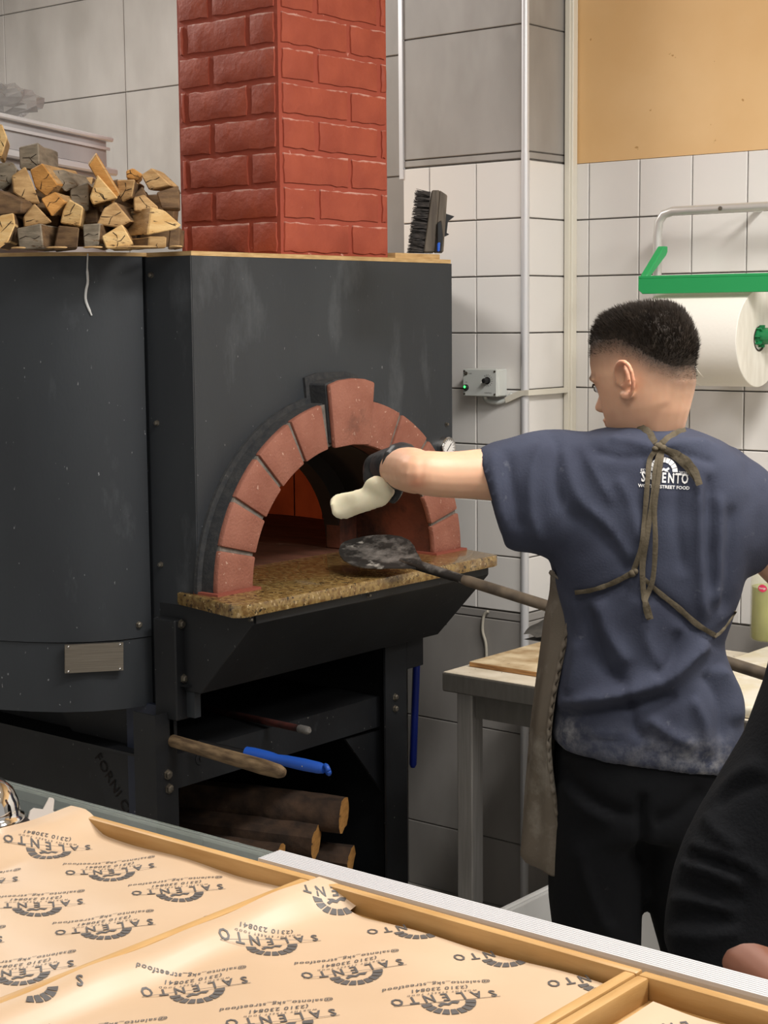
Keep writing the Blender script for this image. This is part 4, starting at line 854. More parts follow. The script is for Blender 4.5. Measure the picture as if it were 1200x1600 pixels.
top = [[cl0 + V((.32 * i / NX, .14 * j / NY, .012 + .022 * math.sin(j / NY * 3.0) * (1 + .4 * math.sin(i * 1.3)) + .004 * math.sin(i * 2.2 + j))) for j in range(NY + 1)] for i in range(NX + 1)]
mb.loft(top, False, 0, closed=False); low = [[V((p[0], p[1], TZ + .013)) for p in r] for r in top]; mb.loft(low, False, 0, closed=False)
single('dark_cloth', mb, M['cloth'], 'crumpled dark cloth dusted with flour at the back of the board', 'cloth', smooth='all')
bz = TZ + .0265
bo0 = RZ(bz, 1172, 1000); wbt = bo0 @ FH; bcx = bo0 + UH * .052; brd = .052
bcx = V((bcx[0], bcx[1], bz)); bo = thing('oil_bottle', bcx, 'cut plastic bottle of green olive oil with a pink label on the marble', 'bottle')
part('oil', MB().lathe([(brd - .006, .003), (brd - .003, .008), (brd - .003, .134)], bcx, (0, 0, 1), 32), M['oil'], bo, smooth=True)
n = 40; rg = lambda r, zf: [bcx + V((r * math.cos(2 * math.pi * k / n), r * math.sin(2 * math.pi * k / n), zf(k))) for k in range(n)]
rimf = lambda k: .168 + .012 * abs(math.sin(2 * math.pi * k / n * 2.5 + 1.1)) ** .7
part('plastic_shell', MB().loft([rg(brd - .004, lambda k: .0005), rg(brd, lambda k: .006), rg(brd, lambda k: .14), rg(brd - .003, rimf)], False), M['clearpl'], bo, smooth='all')
lb_c = math.atan2(-FH[1], -FH[0])
def bot(u, z): a = lb_c + u / (brd + .0006) ; return bcx + V(((brd + .0008) * math.cos(a), (brd + .0008) * math.sin(a), z))
vs, fs, w = text_tris('borgs', .02)
lab = MB(); N = 20; cu, cz = -.036, .136
lab.add([bot(cu, cz)] + [bot(cu + .0105 * math.cos(2 * math.pi * k / N) * (1 + .15 * math.cos(4 * math.pi * k / N)), cz + .0095 * math.sin(2 * math.pi * k / N)) for k in range(N)], [(0, 1 + k, 1 + (k + 1) % N) for k in range(N)])
lbl = part('label', lab, M['pink'], bo, label='pink round sticker')
brd += .0004; part('label_lettering', MB().add([bot(cu + p[0] * .0052, cz - .002 + p[1] * .0048) for p in vs], fs), M['white_ink'], lbl); brd -= .0004
# white plastic crate below the table
ck = thing('white_crate', LP(880, 1420, 3.45) * V((1, 1, 0)) + V((0, 0, .195)), 'white plastic crate on the low shelf behind the legs of the cook', 'crate')
cx, cy, cz = ORG[ck.name]
mb = MB().box((cx - .12, cy - .1, .1905), (cx + .30, cy + .2, .20)); 
for a in (((cx - .12, cy - .1), (cx + .30, cy - .09)), ((cx - .12, cy + .19), (cx + .30, cy + .2)), ((cx - .12, cy - .09), (cx - .11, cy + .19)), ((cx + .29, cy - .09), (cx + .30, cy + .19))): mb.box((a[0][0], a[0][1], .20), (a[1][0], a[1][1], .36))
part('tub', mb, M['crate'], ck); part('rim', MB().box((cx - .135, cy - .115, .35), (cx - .121, cy + .215, .365)).box((cx - .121, cy - .115, .35), (cx + .315, cy - .101, .365)), M['crate'], ck, bevel=.003)
# ------------------------------------------------------------------ peel
P1, P2 = LP(655, 884, 3.72), LP(1200, 1055, 3.16); pd = (P2 - P1) / np.linalg.norm(P2 - P1)
pe = thing('pizza_peel', P1, 'blackened round-bladed pizza peel resting over the granite shelf', 'pizza peel')
al = math.radians(18); wv = FH * math.cos(al) + ZH * math.sin(al); wv -= pd * (wv @ pd); wv /= np.linalg.norm(wv); nv = np.cross(pd, wv); nv = nv if nv[2] > 0 else -nv
tipd = np.linalg.norm(LP(528, 851, 3.85) - P1)
outl = [(0, .004), (.03, .020), (.10, .043), (.2, .064), (.32, .080), (.45, .087), (.58, .082), (.70, .066), (.80, .047), (.88, .034), (.95, .022), (1.0, .014)]
rings = []
for t, hw in outl:
    c = P1 - pd * tipd * (1 - t); dish = lambda s: nv * (.006 * (abs(s) ** 2))
    pts = [c + wv * hw * s + dish(s) * (hw / .09) for s in (-1, -.6, 0, .6, 1)]
    rings.append(pts + [p - nv * .003 for p in pts[::-1]])
part('blade', MB().loft(rings, True), M['peel'], pe, smooth=True)
part('socket', MB().tube([P1 - pd * .055, P1 - pd * .02, P1 + pd * .04, P1 + pd * .16], [.006, .012, .0115, .010], 12), M['peel'], pe, smooth=True)
part('handle', MB().tube([P1 + pd * .12, P1 + pd * .14] + [P1 + pd * t for t in np.linspace(.3, 1.55, 8)], [.009] + [.0125] * 9, 14), M['peel_handle'], pe, smooth=True)
# ================================================================== counter in the foreground
GZ = 1.075; GY1 = 1.272; cX0, cX1 = -2.3, .55
dc = thing('display_counter', (-.9, .9, 0), 'glass topped serving counter with an aluminium edge in the foreground', 'counter')
part('cabinet', MB().box((cX0, .46, 0), (cX1, GY1 - .03, .90)), M['steel'], dc, bevel=.004)
for xx in (cX0, cX1 - .03):
    for yy in (.46, GY1 - .06): part('upright', MB().box((xx, yy, .9005), (xx + .03, yy + .03, GZ - .0105)), M['steel'], dc)
part('front_pane', MB().box((cX0 + .03, .465, .9005), (cX1 - .03, .473, GZ - .0105)), M['glass'], dc)
part('glass_top', MB().box((cX0, .45, GZ - .010), (cX1, GY1, GZ)), M['glass'], dc, bevel=.0015)
part('edge_strip', MB().box((cX0, GY1 - .013, GZ - .022), (cX1, GY1 - .002, GZ - .0105)), M['scraper'], dc)
aY0, aY1, aX0 = 1.190, 1.2235, RZ(1.1, 428, 1332)[0]
pr = MB(); nr = 9
prof = [(aY0, GZ + .0005), (aY0, 1.097)]
for k in range(nr):
    y = aY0 + (aY1 - aY0) * (k + .15) / nr; y2 = aY0 + (aY1 - aY0) * (k + .85) / nr
    prof += [(y, 1.1005), (y2, 1.1005), (y2 + .0003, 1.0990), (y2 + .0008, 1.0990)]
prof += [(aY1, 1.096), (aY1, GZ + .0005)]
pr.prism([(aX0, y, z) for y, z in prof], (cX1 - aX0, 0, 0)); part('aluminium_profile', pr, M['alu'], dc, label='ribbed aluminium edge profile')
# three bamboo trays with printed paper
TW = .362; tY1_ = 1.184; tLen = .52; th_ = .0115; tb, tt = GZ + .0005, 1.101
def tray(xa, xb, ry, rot, label, plabel, dx, dz):
    o = V((xa, ry, tb)); t = thing('bamboo_tray', o, label, 'tray', 'bamboo trays on the counter')
    L = xb - xa
    part('base', MB().box((xa + .002, ry - tLen + .002, tb), (xb - .002, ry - .002, tb + .005)), M['bamboo'], t)
    part('side', MB().box((xa, ry - th_, tb), (xb, ry, tt)), M['bamboo'], t, bevel=.0025, bseg=2, smooth=True)
    part('side', MB().box((xa, ry - tLen, tb), (xb, ry - tLen + th_, tt)), M['bamboo'], t, bevel=.0025, bseg=2, smooth=True)
    part('side', MB().box((xa, ry - tLen + th_ + .0002, tb), (xa + th_, ry - th_ - .0002, tt)), M['bamboo_y'], t, bevel=.0025, bseg=2, smooth=True)
    part('side', MB().box((xb - th_, ry - tLen + th_ + .0002, tb), (xb, ry - th_ - .0002, tt)), M['bamboo_y'], t, bevel=.0025, bseg=2, smooth=True)
    t.rotation_euler = (0, 0, rot); return t
def paper(xa, xb, ya, yb, hf, label, lat, clip=None):
    NX, NY = 44, 52; vs = []; 
    for j in range(NY + 1):
        for i in range(NX + 1):
            x = xa + (xb - xa) * i / NX; y = ya + (yb - ya) * j / NY; vs.append((x, y, hf(x, y)))
    fs = [(j * (NX + 1) + i, j * (NX + 1) + i + 1, (j + 1) * (NX + 1) + i + 1, (j + 1) * (NX + 1) + i) for j in range(NY) for i in range(NX)]
    if clip: fs = [f for f in fs if clip(*np.mean([vs[i][:2] for i in f], 0))]
    t = thing('printed_paper', (xa, yb, tb + .006), label, 'paper', 'printed kraft papers in the trays')
    mb = MB().add(vs, fs); sh = part('sheet', mb, M['kraft'], t, smooth='all')
    pm = MB(); th0 = math.radians(-127); E1 = V((math.cos(th0), math.sin(th0))); E2 = V((-math.sin(th0), math.cos(th0)))
    def put(V2, F2, c, s, ox=0, oy=0):
        P = [V(c) + E1 * (p[0] * s + ox) + E2 * (p[1] * s + oy) for p in V2]
        if any(not (xa + .004 < p[0] < xb - .004 and ya < p[1] < yb - .004) or (clip and not clip(p[0], p[1])) for p in P): return
        pm.add([(p[0], p[1], hf(p[0], p[1]) + .0006) for p in P], F2)
    letters = 'SALENTO'; (ox0, oy0) = lat
    wedges = []
    for k in range(9):
        a0, a1 = math.pi * (k + .09) / 9, math.pi * (k + .91) / 9; wedges.append(([(r * math.cos(a), .4 + r * math.sin(a)) for r, a in ((.62, a0), (1, a0), (1, (a0 + a1) / 2), (1, a1), (.62, a1), (.62, (a0 + a1) / 2))], [(0, 1, 2, 5), (5, 2, 3, 4)]))
    fig = ([(-.42, .42), (-.30, .60), (-.12, .52), (.02, .66), (.2, .60), (.36, .72), (.44, .60), (.28, .48), (.40, .40), (.16, .42), (.05, .50), (-.15, .38)], [(0, 1, 2, 11), (2, 3, 10, 11), (3, 4, 9, 10), (4, 5, 6, 7), (4, 7, 8, 9)])
    for m_ in range(-8, 9):
        for n_ in range(-8, 9):
            c = V((ox0 + .1 * m_ + .02 * n_, oy0 - .113 * n_))
            if not (xa - .05 < c[0] < xb + .05 and ya - .05 < c[1] < yb + .05): continue
            for k, chv in enumerate(letters):
                v2, f2, w2 = text_tris(chv, .022); put([(p[0] * .9, p[1] * 1.3) for p in v2], f2, c, .0100, (k - 3) * .0138, -.0062)
            for w2 in wedges: put(w2[0], w2[1], c, .0235, 0, -.0005)
            put(fig[0], fig[1], c, .0235, 0, .0)
            put([(-1, -.008), (1, -.008), (1, .008), (-1, .008)], [(0, 1, 2, 3)], c, .046, .0, .0075)
            for s_, oy, hh, sp in (('WORTHY STREET FOOD', -.0105, .0026, 1.6), ('(2310 230841', -.0195, .0056, 1.12), ('@salento_skg_streetfood', -.0300, .0056, 1.12)):
                i0 = 0; full, ff, fw = text_tris(s_, .012 if oy < -.01 else .0, .25 if oy < -.01 else 0, sp); put(full, ff, c, hh, .0, oy)
    part('print', pm, M['print'], t, label='dark printed oven logo, name and phone number')
    return t
base_h = tb + .0095
def hf1(x, y):
    d = max(0, (tA0 + .075 - x)) ; back = max(0, y - (tY1_ - .10)) 
    z = base_h + .0012 * math.sin(x * 40 + y * 22) + .001 * math.sin(y * 60)
    z += .036 * smooth01(.10, -.01, x - tA0) * 1.0
    z += .016 * smooth01(tA1 - .035, tA1 + .004, x) * .9
    return z
tA0 = RZ(1.1, 124, 1269)[0]; tA1 = RZ(1.1, 494, 1372)[0]; tB1 = RZ(1.1, 1000, 1519)[0]
tray(tA0, tA1, tY1_, 0, 'leftmost bamboo tray on the counter, beside the bell', '', 0, 0)
tray(tA1 + .002, tB1, tY1_ - .001, -.012, 'middle bamboo tray with glossy paper on the counter', '', 0, 0)
tray(tB1 + .002, tB1 + .365, tY1_ - .007, -.010, 'rightmost bamboo tray at the lower right corner', '', 0, 0)
def hA(x, y):
    z = base_h + .0012 * math.sin(x * 40 + y * 22) + .0009 * math.sin(y * 60 + x * 9)
    z += .0195 * smooth01(tA0 + .060, tA0 + .008, x)
    return z + .004 * smooth01(tY1_ - .05, tY1_ - .01, y) * 0
paper(tA0 - .012, tA1 - th_ - .001, tY1_ - tLen + .02, tY1_ - .002, hA, 'printed brown paper riding up over the corner of the leftmost tray', (-1.271, 1.103), clip=lambda x, y: y < tY1_ - th_ - .004 + .016 * smooth01(tA0 + .05, tA0 + .02, x))
def hB(x, y):
    z = base_h + .0012 * math.sin(x * 38 + y * 25 + 1) + .0009 * math.sin(y * 55 + x * 9)
    return z + .0185 * max(smooth01(tA1 + .055, tA1 + .012, x), float(smooth01(.10, .02, (x - tA1) + .8 * (tY1_ - y))))
paper(tA1 + .005, tB1 - th_ - .006, tY1_ - tLen + .02, tY1_ - .003, hB, 'glossy printed brown paper lining the middle tray', (-.904, 1.057), clip=lambda x, y: y < tY1_ - th_ - .006 + .016 * smooth01(tA1 + .06, tA1 + .03, x))
def hC(x, y): return base_h + .0012 * math.sin(x * 36 + y * 28 + 2) + .001 * math.sin(y * 50) + .004 * smooth01(tB1 + .08, tB1 + .016, x)
paper(tB1 + th_ + .014, tB1 + .365 - th_ - .010, tY1_ - tLen + .01, tY1_ - th_ - .022, hC, 'printed brown paper lining the rightmost tray', (-.50, 1.02))
# service bell and scraper
bcn = RZ(GZ, -12, 1302); bcn[2] = GZ + .0005
bc_ = RZ(GZ + .004, 42, 1297); bcn = V((bc_[0] - .052 * UH[0], bc_[1] - .052 * UH[1], GZ + .0005))
be = thing('service_bell', bcn, 'chrome service bell on a black base at the left of the counter', 'bell')
part('base', MB().lathe([(.050, 0), (.055, .003), (.055, .009), (.047, .014)], bcn, (0, 0, 1), 40), M['blackpl'], be, smooth=True)
part('dome', MB().lathe([(.0445, .014), (.049, .015), (.049, .020), (.045, .022), (.0445, .028), (.0425, .038), (.037, .050), (.027, .060), (.013, .066), (.002, .068)], bcn, (0, 0, 1), 48), M['chrome'], be, smooth='all')
part('button', MB().lathe([(.003, .066), (.003, .076), (.008, .077), (.008, .080), (.003, .082)], bcn, (0, 0, 1), 20), M['chrome'], be, smooth=True)
sp_ = [RZ(GZ + .002, *q) for q in ((46, 1272), (52, 1268), (66, 1270), (76, 1251), (85, 1253), (83, 1272), (96, 1279), (75, 1300), (40, 1296))]
sc = MB().prism([V((p[0], p[1], GZ + .001)) for p in sp_], (0, 0, .006)); single('plastic_scraper', sc, M['scraper'], 'greyish plastic scraper on the glass between bell and paper', 'scraper', bevel=.0015)
# ================================================================== people
def se(c, e): return math.copysign(abs(c) ** (2 / e), c)
def pring(p0, p1, w0, th, e=2.3, n=36, w1=None, thb=None):         # ring through two photo pixels at a distance, with a half thickness front/back
    A = LP(*p0, w0); B = LP(*p1, w1 if w1 else w0); c = (A + B) / 2; a = (B - A) / 2; out = []
    for k in range(n):
        t = 2 * math.pi * k / n; q = se(math.sin(t), e); out.append(c + a * se(math.cos(t), e) + FH * q * (th if q > 0 else (thb or th)))
    return out
def sph_chain(pts, rad, n=12): return MB().tube(sample(pts, 4 * len(pts)), list(np.interp(np.linspace(0, len(rad) - 1, 4 * len(pts)), range(len(rad)), rad)), n)
def limb(pts, rad, n=14):
    mb = MB().tube(pts, rad, n); mb.sphere(pts[0], rad[0] * .98, 6); mb.sphere(pts[-1], rad[-1] * .98, 6); return mb
def head_frame(c, yaw, pitch, roll=0):
    """yaw: degrees turned to the left from looking straight away, pitch: degrees bowed"""
    y = math.radians(yaw); f = FH * math.cos(y) - UH * math.sin(y); r = np.cross(f, ZH); r /= np.linalg.norm(r)
    p = math.radians(pitch); f2 = f * math.cos(p) - ZH * math.sin(p); u2 = np.cross(r, f2)
    q = math.radians(roll); r3 = r * math.cos(q) + u2 * math.sin(q); u3 = -r * math.sin(q) + u2 * math.cos(q)
    return V(c), r3, f2, u3
HR = [(.118, .018, -.020, .022), (.112, .052, -.058, .050), (.098, .074, -.080, .063), (.075, .089, -.089, .071), (.045, .096, -.094, .0755), (.015, .096, -.094, .077), (-.008, .089, -.091, .0755), (-.03, .088, -.085, .072), (-.052, .088, -.076, .068), (-.072, .087, -.058, .062), (-.092, .085, -.04, .053), (-.107, .078, -.02, .042), (-.116, .062, -.005, .028)]
def head_parts(fr, scale=1.0):
    c, r, f, u = fr; P = lambda x, y, z: c + (r * x + f * y + u * z) * scale
    mb = MB(); rings = []
    for z, yf, yb, hw in HR:
        rg = []
        for k in range(36):
            t = 2 * math.pi * k / 36; s, co = math.sin(t), math.cos(t); e = 2.25
            rg.append(P(hw * se(co, e), (yf if s > 0 else -yb) * se(s, e), z))
        rings.append(rg)
    out = [MB().loft(rings[::-1], True)]
    # nose, lips, chin, brow
    out.append(MB().loft([[P(x * w_, y, z + q * .003) for x, y, q in ((-1, .07, 0), (-.8, yt - .004, 0), (0, yt, 1), (.8, yt - .004, 0), (1, .07, 0))] for z, yt, w_ in ((.008, .093, .009), (-.010, .098, .010), (-.024, .106, .012), (-.036, .114, .015), (-.044, .112, .016), (-.049, .098, .014))], True))
    out.append(MB().sphere(P(0, .086, -.064), (.018, .010, .006), 8)); out.append(MB().sphere(P(0, .085, -.074), (.016, .010, .006), 8))
    out.append(MB().sphere(P(0, .078, -.100), .016, 8))
    for s in (-1, 1): out.append(MB().tube([P(s * .012, .090, .014), P(s * .035, .088, .017), P(s * .056, .070, .012)], [.005, .007, .005], 8))
    # ears
    for s in (-1, 1):
        b = lambda y, z, o: P(s * (.073 + o), y - .004, z)
        helix = sample([b(.014, -.004, .004), b(.010, .022, .010), b(-.006, .033, .016), b(-.024, .024, .022), b(-.027, .002, .020), b(-.020, -.018, .014), b(-.006, -.031, .010), b(.006, -.030, .006), b(.010, -.020, .004)], 26)
        out.append(MB().tube(helix, .0046, 8)); ct_ = b(-.008, .000, .006)
        ring0 = [h * .92 + ct_ * .08 for h in helix]; out.append(MB().loft([[p - r * s * .004 * scale for p in ring0[::3]], [p * .5 + ct_ * .5 - r * s * .001 * scale for p in ring0[::3]], [p * .05 + ct_ * .95 - r * s * .002 * scale for p in ring0[::3]]], True))
        out.append(MB().tube(sample([b(.008, -.012, .008), b(-.006, -.004, .010), b(-.012, .012, .011), b(-.004, .022, .010)], 12), .0035, 8))
        out.append(MB().sphere(b(.0, -.026, .007), .006, 6))
    return out
def hair_density(x, y, z):
    """how much hair grows at a point of the head (head frame)"""
    base = np.interp(y, [-.1, -.08, -.055, -.03, .0, .04, .07, .1], [-.030, -.022, .0, .024, .042, .048, .050, .050])
    return z - base
def build_hair(fr, parent, m, n_spikes, seed, verts, faces):
    c, r, f, u = fr; rel = (verts - c) / .97; x, y, z = rel @ r, rel @ f, rel @ u
    d = hair_density(x, y, z); inside = (np.abs(x) < .09) & (np.abs(y) < .115) & (z > -.06)
    thick = .0088 * smooth01(.026, .075, d) + .0002
    rr = np.sqrt((x / .078) ** 2 + (y / .1) ** 2 + (z / .118) ** 2)
    keep = (d > .030) & inside; grow = np.where((d > .006) & inside)[0]
    nrm = rel / (np.linalg.norm(rel, axis=1, keepdims=True))
    hv = verts + nrm * thick[:, None] + f * (.006 * smooth01(.05, .09, y) * smooth01(.03, .06, z))[:, None]
    fs = [q for q in faces if all(keep[i] for i in q)]
    idx = sorted({i for q in fs for i in q}); mp = {i: k for k, i in enumerate(idx)}
    o = raw_obj('hair', hv[idx], [[mp[i] for i in q] for q in fs], m, parent)
    rng = random.Random(seed); mb = MB(); dd = d[idx]
    for _ in range(n_spikes):
        i = int(grow[rng.randrange(len(grow))]); t = float(smooth01(.015, .07, d[i]))
        p = (hv[i] if keep[i] else verts[i] + nrm[i] * .0002) + r * rng.uniform(-.003, .003) + f * rng.uniform(-.003, .003) + u * rng.uniform(-.003, .003); n_ = nrm[i]
        ln = .0015 + .011 * t * rng.uniform(.6, 1.15)
        dirv = n_ + f * (.55 * t) + u * .1 + r * rng.uniform(-.25, .25) + f * rng.uniform(-.2, .2); dirv /= np.linalg.norm(dirv)
        s_ = np.cross(dirv, f + .3 * u); s_ /= np.linalg.norm(s_) + 1e-9; b = np.cross(dirv, s_); w_ = .0008
        w_ = .00028 + .0006 * t; mb.add([p - n_ * .002 + s_ * w_, p - n_ * .002 - s_ * w_, p - n_ * .002 + b * w_, p + dirv * ln], [(0, 1, 3), (1, 2, 3), (2, 0, 3)])
    o2 = part('hair_strands', mb, m, parent); o2['kind'] = 'stuff'
    return o
def tint(o, red, stub):
    for nm, vv_ in (('ruddy', red), ('stubble', stub)): o.data.attributes.new(nm, 'FLOAT', 'POINT').data.foreach_set('value', np.asarray(vv_, np.float32))
# ------------------------------------------------------------------ the cook
PW = 2.87
pp_ = LP(1010, 1900, PW + .03); cook = thing('person', (pp_[0], pp_[1], 0), 'cook in a navy t-shirt, black trousers and taupe apron reaching towards the oven', 'person')
# shirt
S = [((978, 662), (1082, 669), .050), ((945, 669), (1098, 677), .082), ((900, 682), (1132, 690), .108), ((872, 712), (1160, 718), .122), ((858, 760), (1178, 762), .132), ((852, 810), (1178, 812), .135), ((856, 860), (1172, 862), .132), ((868, 915), (1158, 915), .128), ((877, 960), (1142, 962), .124), ((878, 998), (1128, 1000), .122), ((872, 1040), (1138, 1040), .130), ((866, 1090), (1155, 1088), .136), ((864, 1130), (1160, 1135), .138), ((862, 1157), (1157, 1196), .136)]
torso = MB().loft([pring(a, b, PW, t, 2.5, thb=t * .92) for a, b, t in S], True)
sl = MB().loft([pring((935, 676), (900, 868), PW, .10), pring((890, 672), (866, 876), PW - .005, .088), pring((850, 670), (842, 868), PW - .015, .078), pring((805, 681), (822, 863), PW - .02, .072), pring((768, 692), (805, 861), PW - .025, .068), pring((744, 702), (790, 857), PW - .03, .062)], True)
sr = MB().loft([pring((1105, 690), (1130, 880), PW, .10), pring((1150, 700), (1155, 905), PW + .01, .09), pring((1200, 735), (1170, 900), PW + .03, .078), pring((1240, 778), (1182, 893), PW + .05, .072), pring((1262, 812), (1192, 888), PW + .065, .068)], True)
sv, sn, sf = fuse([torso, sl, sr], .0075, 8)
folds = [ # photo polyline, width px, height m
 ([(868, 1102), (930, 1093), (990, 1080), (1045, 1058), (1085, 1020), (1105, 1000)], 13, .013), ([(866, 1118), (930, 1112), (1000, 1100), (1060, 1085)], 12, -.010),
 ([(985, 1085), (990, 1130), (1010, 1160)], 9, -.006), ([(1010, 1120), (1050, 1150), (1090, 1165)], 9, .006), ([(1080, 1090), (1100, 1130), (1105, 1180)], 9, .006), ([(1120, 1040), (1145, 1080), (1150, 1130)], 10, .008), ([(1100, 1050), (1125, 1100), (1128, 1160)], 9, -.006),
 ([(912, 940), (925, 1000), (950, 1050), (985, 1075)], 12, -.008), ([(930, 935), (950, 990), (985, 1040)], 12, .006), ([(905, 1000), (900, 1040), (890, 1085)], 10, .005),
 ([(990, 900), (965, 860), (930, 825), (880, 800)], 12, -.005), ([(985, 880), (955, 830), (915, 790)], 10, .005), ([(1000, 850), (985, 790), (965, 745)], 10, .003),
 ([(1093, 745), (1092, 830), (1095, 920), (1100, 970)], 8, .006), ([(1108, 740), (1110, 830), (1112, 930)], 8, -.006), ([(1124, 770), (1122, 860), (1120, 950)], 8, .006), ([(1145, 790), (1140, 870), (1130, 960)], 9, -.005), ([(1060, 740), (1058, 820), (1070, 900)], 10, -.004),
 ([(1030, 700), (1070, 690), (1110, 690)], 6, .004), ([(1020, 700), (985, 690), (950, 685)], 6, .004), ([(1028, 706), (1080, 712), (1120, 725)], 6, -.004), ([(1018, 712), (970, 715), (925, 705)], 7, -.003),
 ([(858, 668), (870, 700), (868, 750), (880, 800)], 8, -.004), ([(850, 690), (830, 740), (830, 800), (845, 850)], 10, .005), ([(790, 700), (800, 760), (815, 830)], 9, -.004), ([(770, 700), (775, 760), (795, 840)], 7, .003), ([(880, 700), (895, 760), (920, 800)], 10, .004), ([(905, 690), (930, 740), (960, 790)], 8, .003),
 ([(1010, 920), (1050, 950), (1090, 990)], 9, -.005), ([(895, 940), (940, 930), (985, 908)], 9, -.005), ([(1000, 930), (1010, 1000), (1040, 1050)], 14, .005), ([(1060, 985), (1050, 1030), (1020, 1060)], 10, -.005),
 ([(862, 1146), (960, 1150), (1060, 1176), (1155, 1186)], 3, .0016), ([(862, 1150), (960, 1154), (1060, 1181), (1155, 1190)], 3, -.0014)]
def apply_folds(v, n, fl, facing=True, gain=1.0):
    p2 = proj(v); fac = -(n @ FH); amp = smooth01(-.1, .35, fac) if facing else 1; out = np.zeros(len(v))
    for pts, wd, h in fl:
        pts = np.array(sample([(*p, 0) for p in pts], 5 * len(pts)))[:, :2]; best = np.full(len(v), 1e9); tt = np.zeros(len(v))
        for i in range(len(pts) - 1):
            a, b = pts[i], pts[i + 1]; ab = b - a; t = np.clip(((p2 - a) @ ab) / (ab @ ab), 0, 1); d = np.linalg.norm(p2 - a - t[:, None] * ab, axis=1)
            m_ = d < best; best[m_] = d[m_]; tt[m_] = (i + t[m_]) / (len(pts) - 1)
        out += h * np.exp(-(best / wd) ** 1.45) * smooth01(0, .2, tt) ** .5 * smooth01(1, .8, tt) ** .5
    return v + n * (out * amp * gain)[:, None]
sv = apply_folds(sv, sn, folds, gain=1.7)
q = sv * 38; sv = sv + sn * (.0011 * np.sin(q[:, 0] * 2.1 + 2 * np.sin(q[:, 2])) * np.sin(q[:, 1] * 1.7 + 1.3 * np.sin(q[:, 2] * .8)))[:, None]
shirt = raw_obj('t_shirt', sv, sf, M['shirt'], cook)
sp2 = proj(sv); fa = shirt.data.attributes.new('flour', 'FLOAT', 'POINT')
flv = .75 * smooth01(1105, 1190, sp2[:, 1] - .10 * (sp2[:, 0] - 860)) * (.35 + .65 * smooth01(960, 1140, sp2[:, 0])) + .5 * np.exp(-((sp2[:, 0] - 885) / 25) ** 2 - ((sp2[:, 1] - 1140) / 25) ** 2)
fa.data.foreach_set('value', np.clip(flv, 0, 1).astype(np.float32))
BV = BVHTree.FromPolygons([tuple(p) for p in sv], sf)
def on_shirt(x, y, off=.003):
    d = Vector(ray(x, y)).normalized(); h = BV.ray_cast(Vector(CP), d)
    p = V(h[0]) if h[0] else LP(x, y, PW - .12)
    return p - V(d) * off
# trousers
T = [((880, 1080), (1140, 1090), .118), ((868, 1160), (1148, 1170), .128), ((862, 1230), (1138, 1235), .132), ((861, 1290), (1126, 1290), .125)]
hips = MB().loft([pring(a, b, PW + .01, t, 2.5) for a, b, t in T], True)
lgL = MB().loft([pring((861, 1285), (1006, 1290), PW + .01, .115), pring((858, 1340), (1004, 1340), PW + .01, .108), pring((857, 1400), (1002, 1400), PW + .01, .098), pring((863, 1450), (1001, 1450), PW + .01, .09), pring((872, 1500), (1000, 1500), PW + .015, .085), pring((880, 1600), (993, 1600), PW + .02, .078), pring((888, 1750), (980, 1750), PW + .02, .068), pring((893, 1890), (975, 1890), PW + .02, .062)], True)
lgR = MB().loft([pring((1000, 1290), (1126, 1285), PW + .01, .115), pring((1004, 1340), (1122, 1340), PW + .02, .108), pring((1008, 1400), (1120, 1400), PW + .03, .098), pring((1022, 1450), (1122, 1450), PW + .035, .09), pring((1036, 1500), (1126, 1500), PW + .04, .085), pring((1050, 1600), (1140, 1600), PW + .04, .078), pring((1062, 1750), (1145, 1750), PW + .04, .068), pring((1068, 1885), (1148, 1885), PW + .04, .062)], True)
tv, tn, tf = fuse([hips, lgL, lgR], .009, 8)
tfold = [([(880, 1190), (900, 1230), (950, 1265), (1005, 1275)], 12, -.010), ([(875, 1220), (910, 1260), (960, 1285)], 10, .007), ([(1003, 1240), (1003, 1300), (1003, 1350)], 8, -.012), ([(900, 1320), (920, 1390), (950, 1460)], 10, .006), ([(1100, 1230), (1060, 1270), (1020, 1285)], 12, -.008), ([(960, 1440), (940, 1480), (900, 1500)], 10, .006)]
tv = apply_folds(tv, tn, tfold); raw_obj('trousers', tv, tf, M['trousers'], cook)
for a in (LP(934, 1900, PW + .02), LP(1108, 1895, PW + .04)):
    f_ = FH; r_ = UH; rings = []
    for t, w_, h in ((-.09, .03, .05), (-.07, .04, .075), (0, .045, .085), (.08, .05, .06), (.14, .045, .045), (.175, .02, .03)):
        rings.append([V((a[0], a[1], 0)) + f_ * t + r_ * w_ * math.cos(an) + ZH * (h / 2 + h / 2 * math.sin(an)) + ZH * .001 for an in np.linspace(0, 2 * math.pi, 16, endpoint=False)])
    part('shoe', MB().loft(rings, True), M['shoe'], cook, smooth='all')
# bare body: head, neck, arms
HF = head_frame(LP(1008, 590, PW - .005), 50, 11, 2)
neck0 = HF[0] - HF[2] * .034 - HF[3] * .002; nb = LP(1018, 690, PW + .0)
neck = limb(sample([neck0, (neck0 * .5 + nb * .5) - FH * .006, nb, LP(1024, 720, PW)], 8), [.059, .058, .055, .0525, .052, .056, .062, .07], 18)
sh = LP(872, 742, PW - .01); elb = LP(655, 738, PW - .05); wri = LP(612, 733, PW + .135)
upper = limb(sample([sh, LP(760, 741, PW - .03), LP(700, 742, PW - .04), elb], 10), [.055, .053, .049, .045, .0425, .041, .040, .0395, .039, .0365], 18)
fore = limb(sample([elb, LP(640, 734, PW + .01), LP(622, 732, PW + .08), wri], 9), [.0365, .039, .040, .0395, .038, .035, .032, .029, .026], 18)
P_hand = P2 + pd * .17                                              # right hand on the peel handle, out of the frame
shR = LP(1150, 800, PW + .01); elR = LP(1250, 915, PW + .04); wrR = P_hand - FH * .02 + ZH * .045 - FH * .06
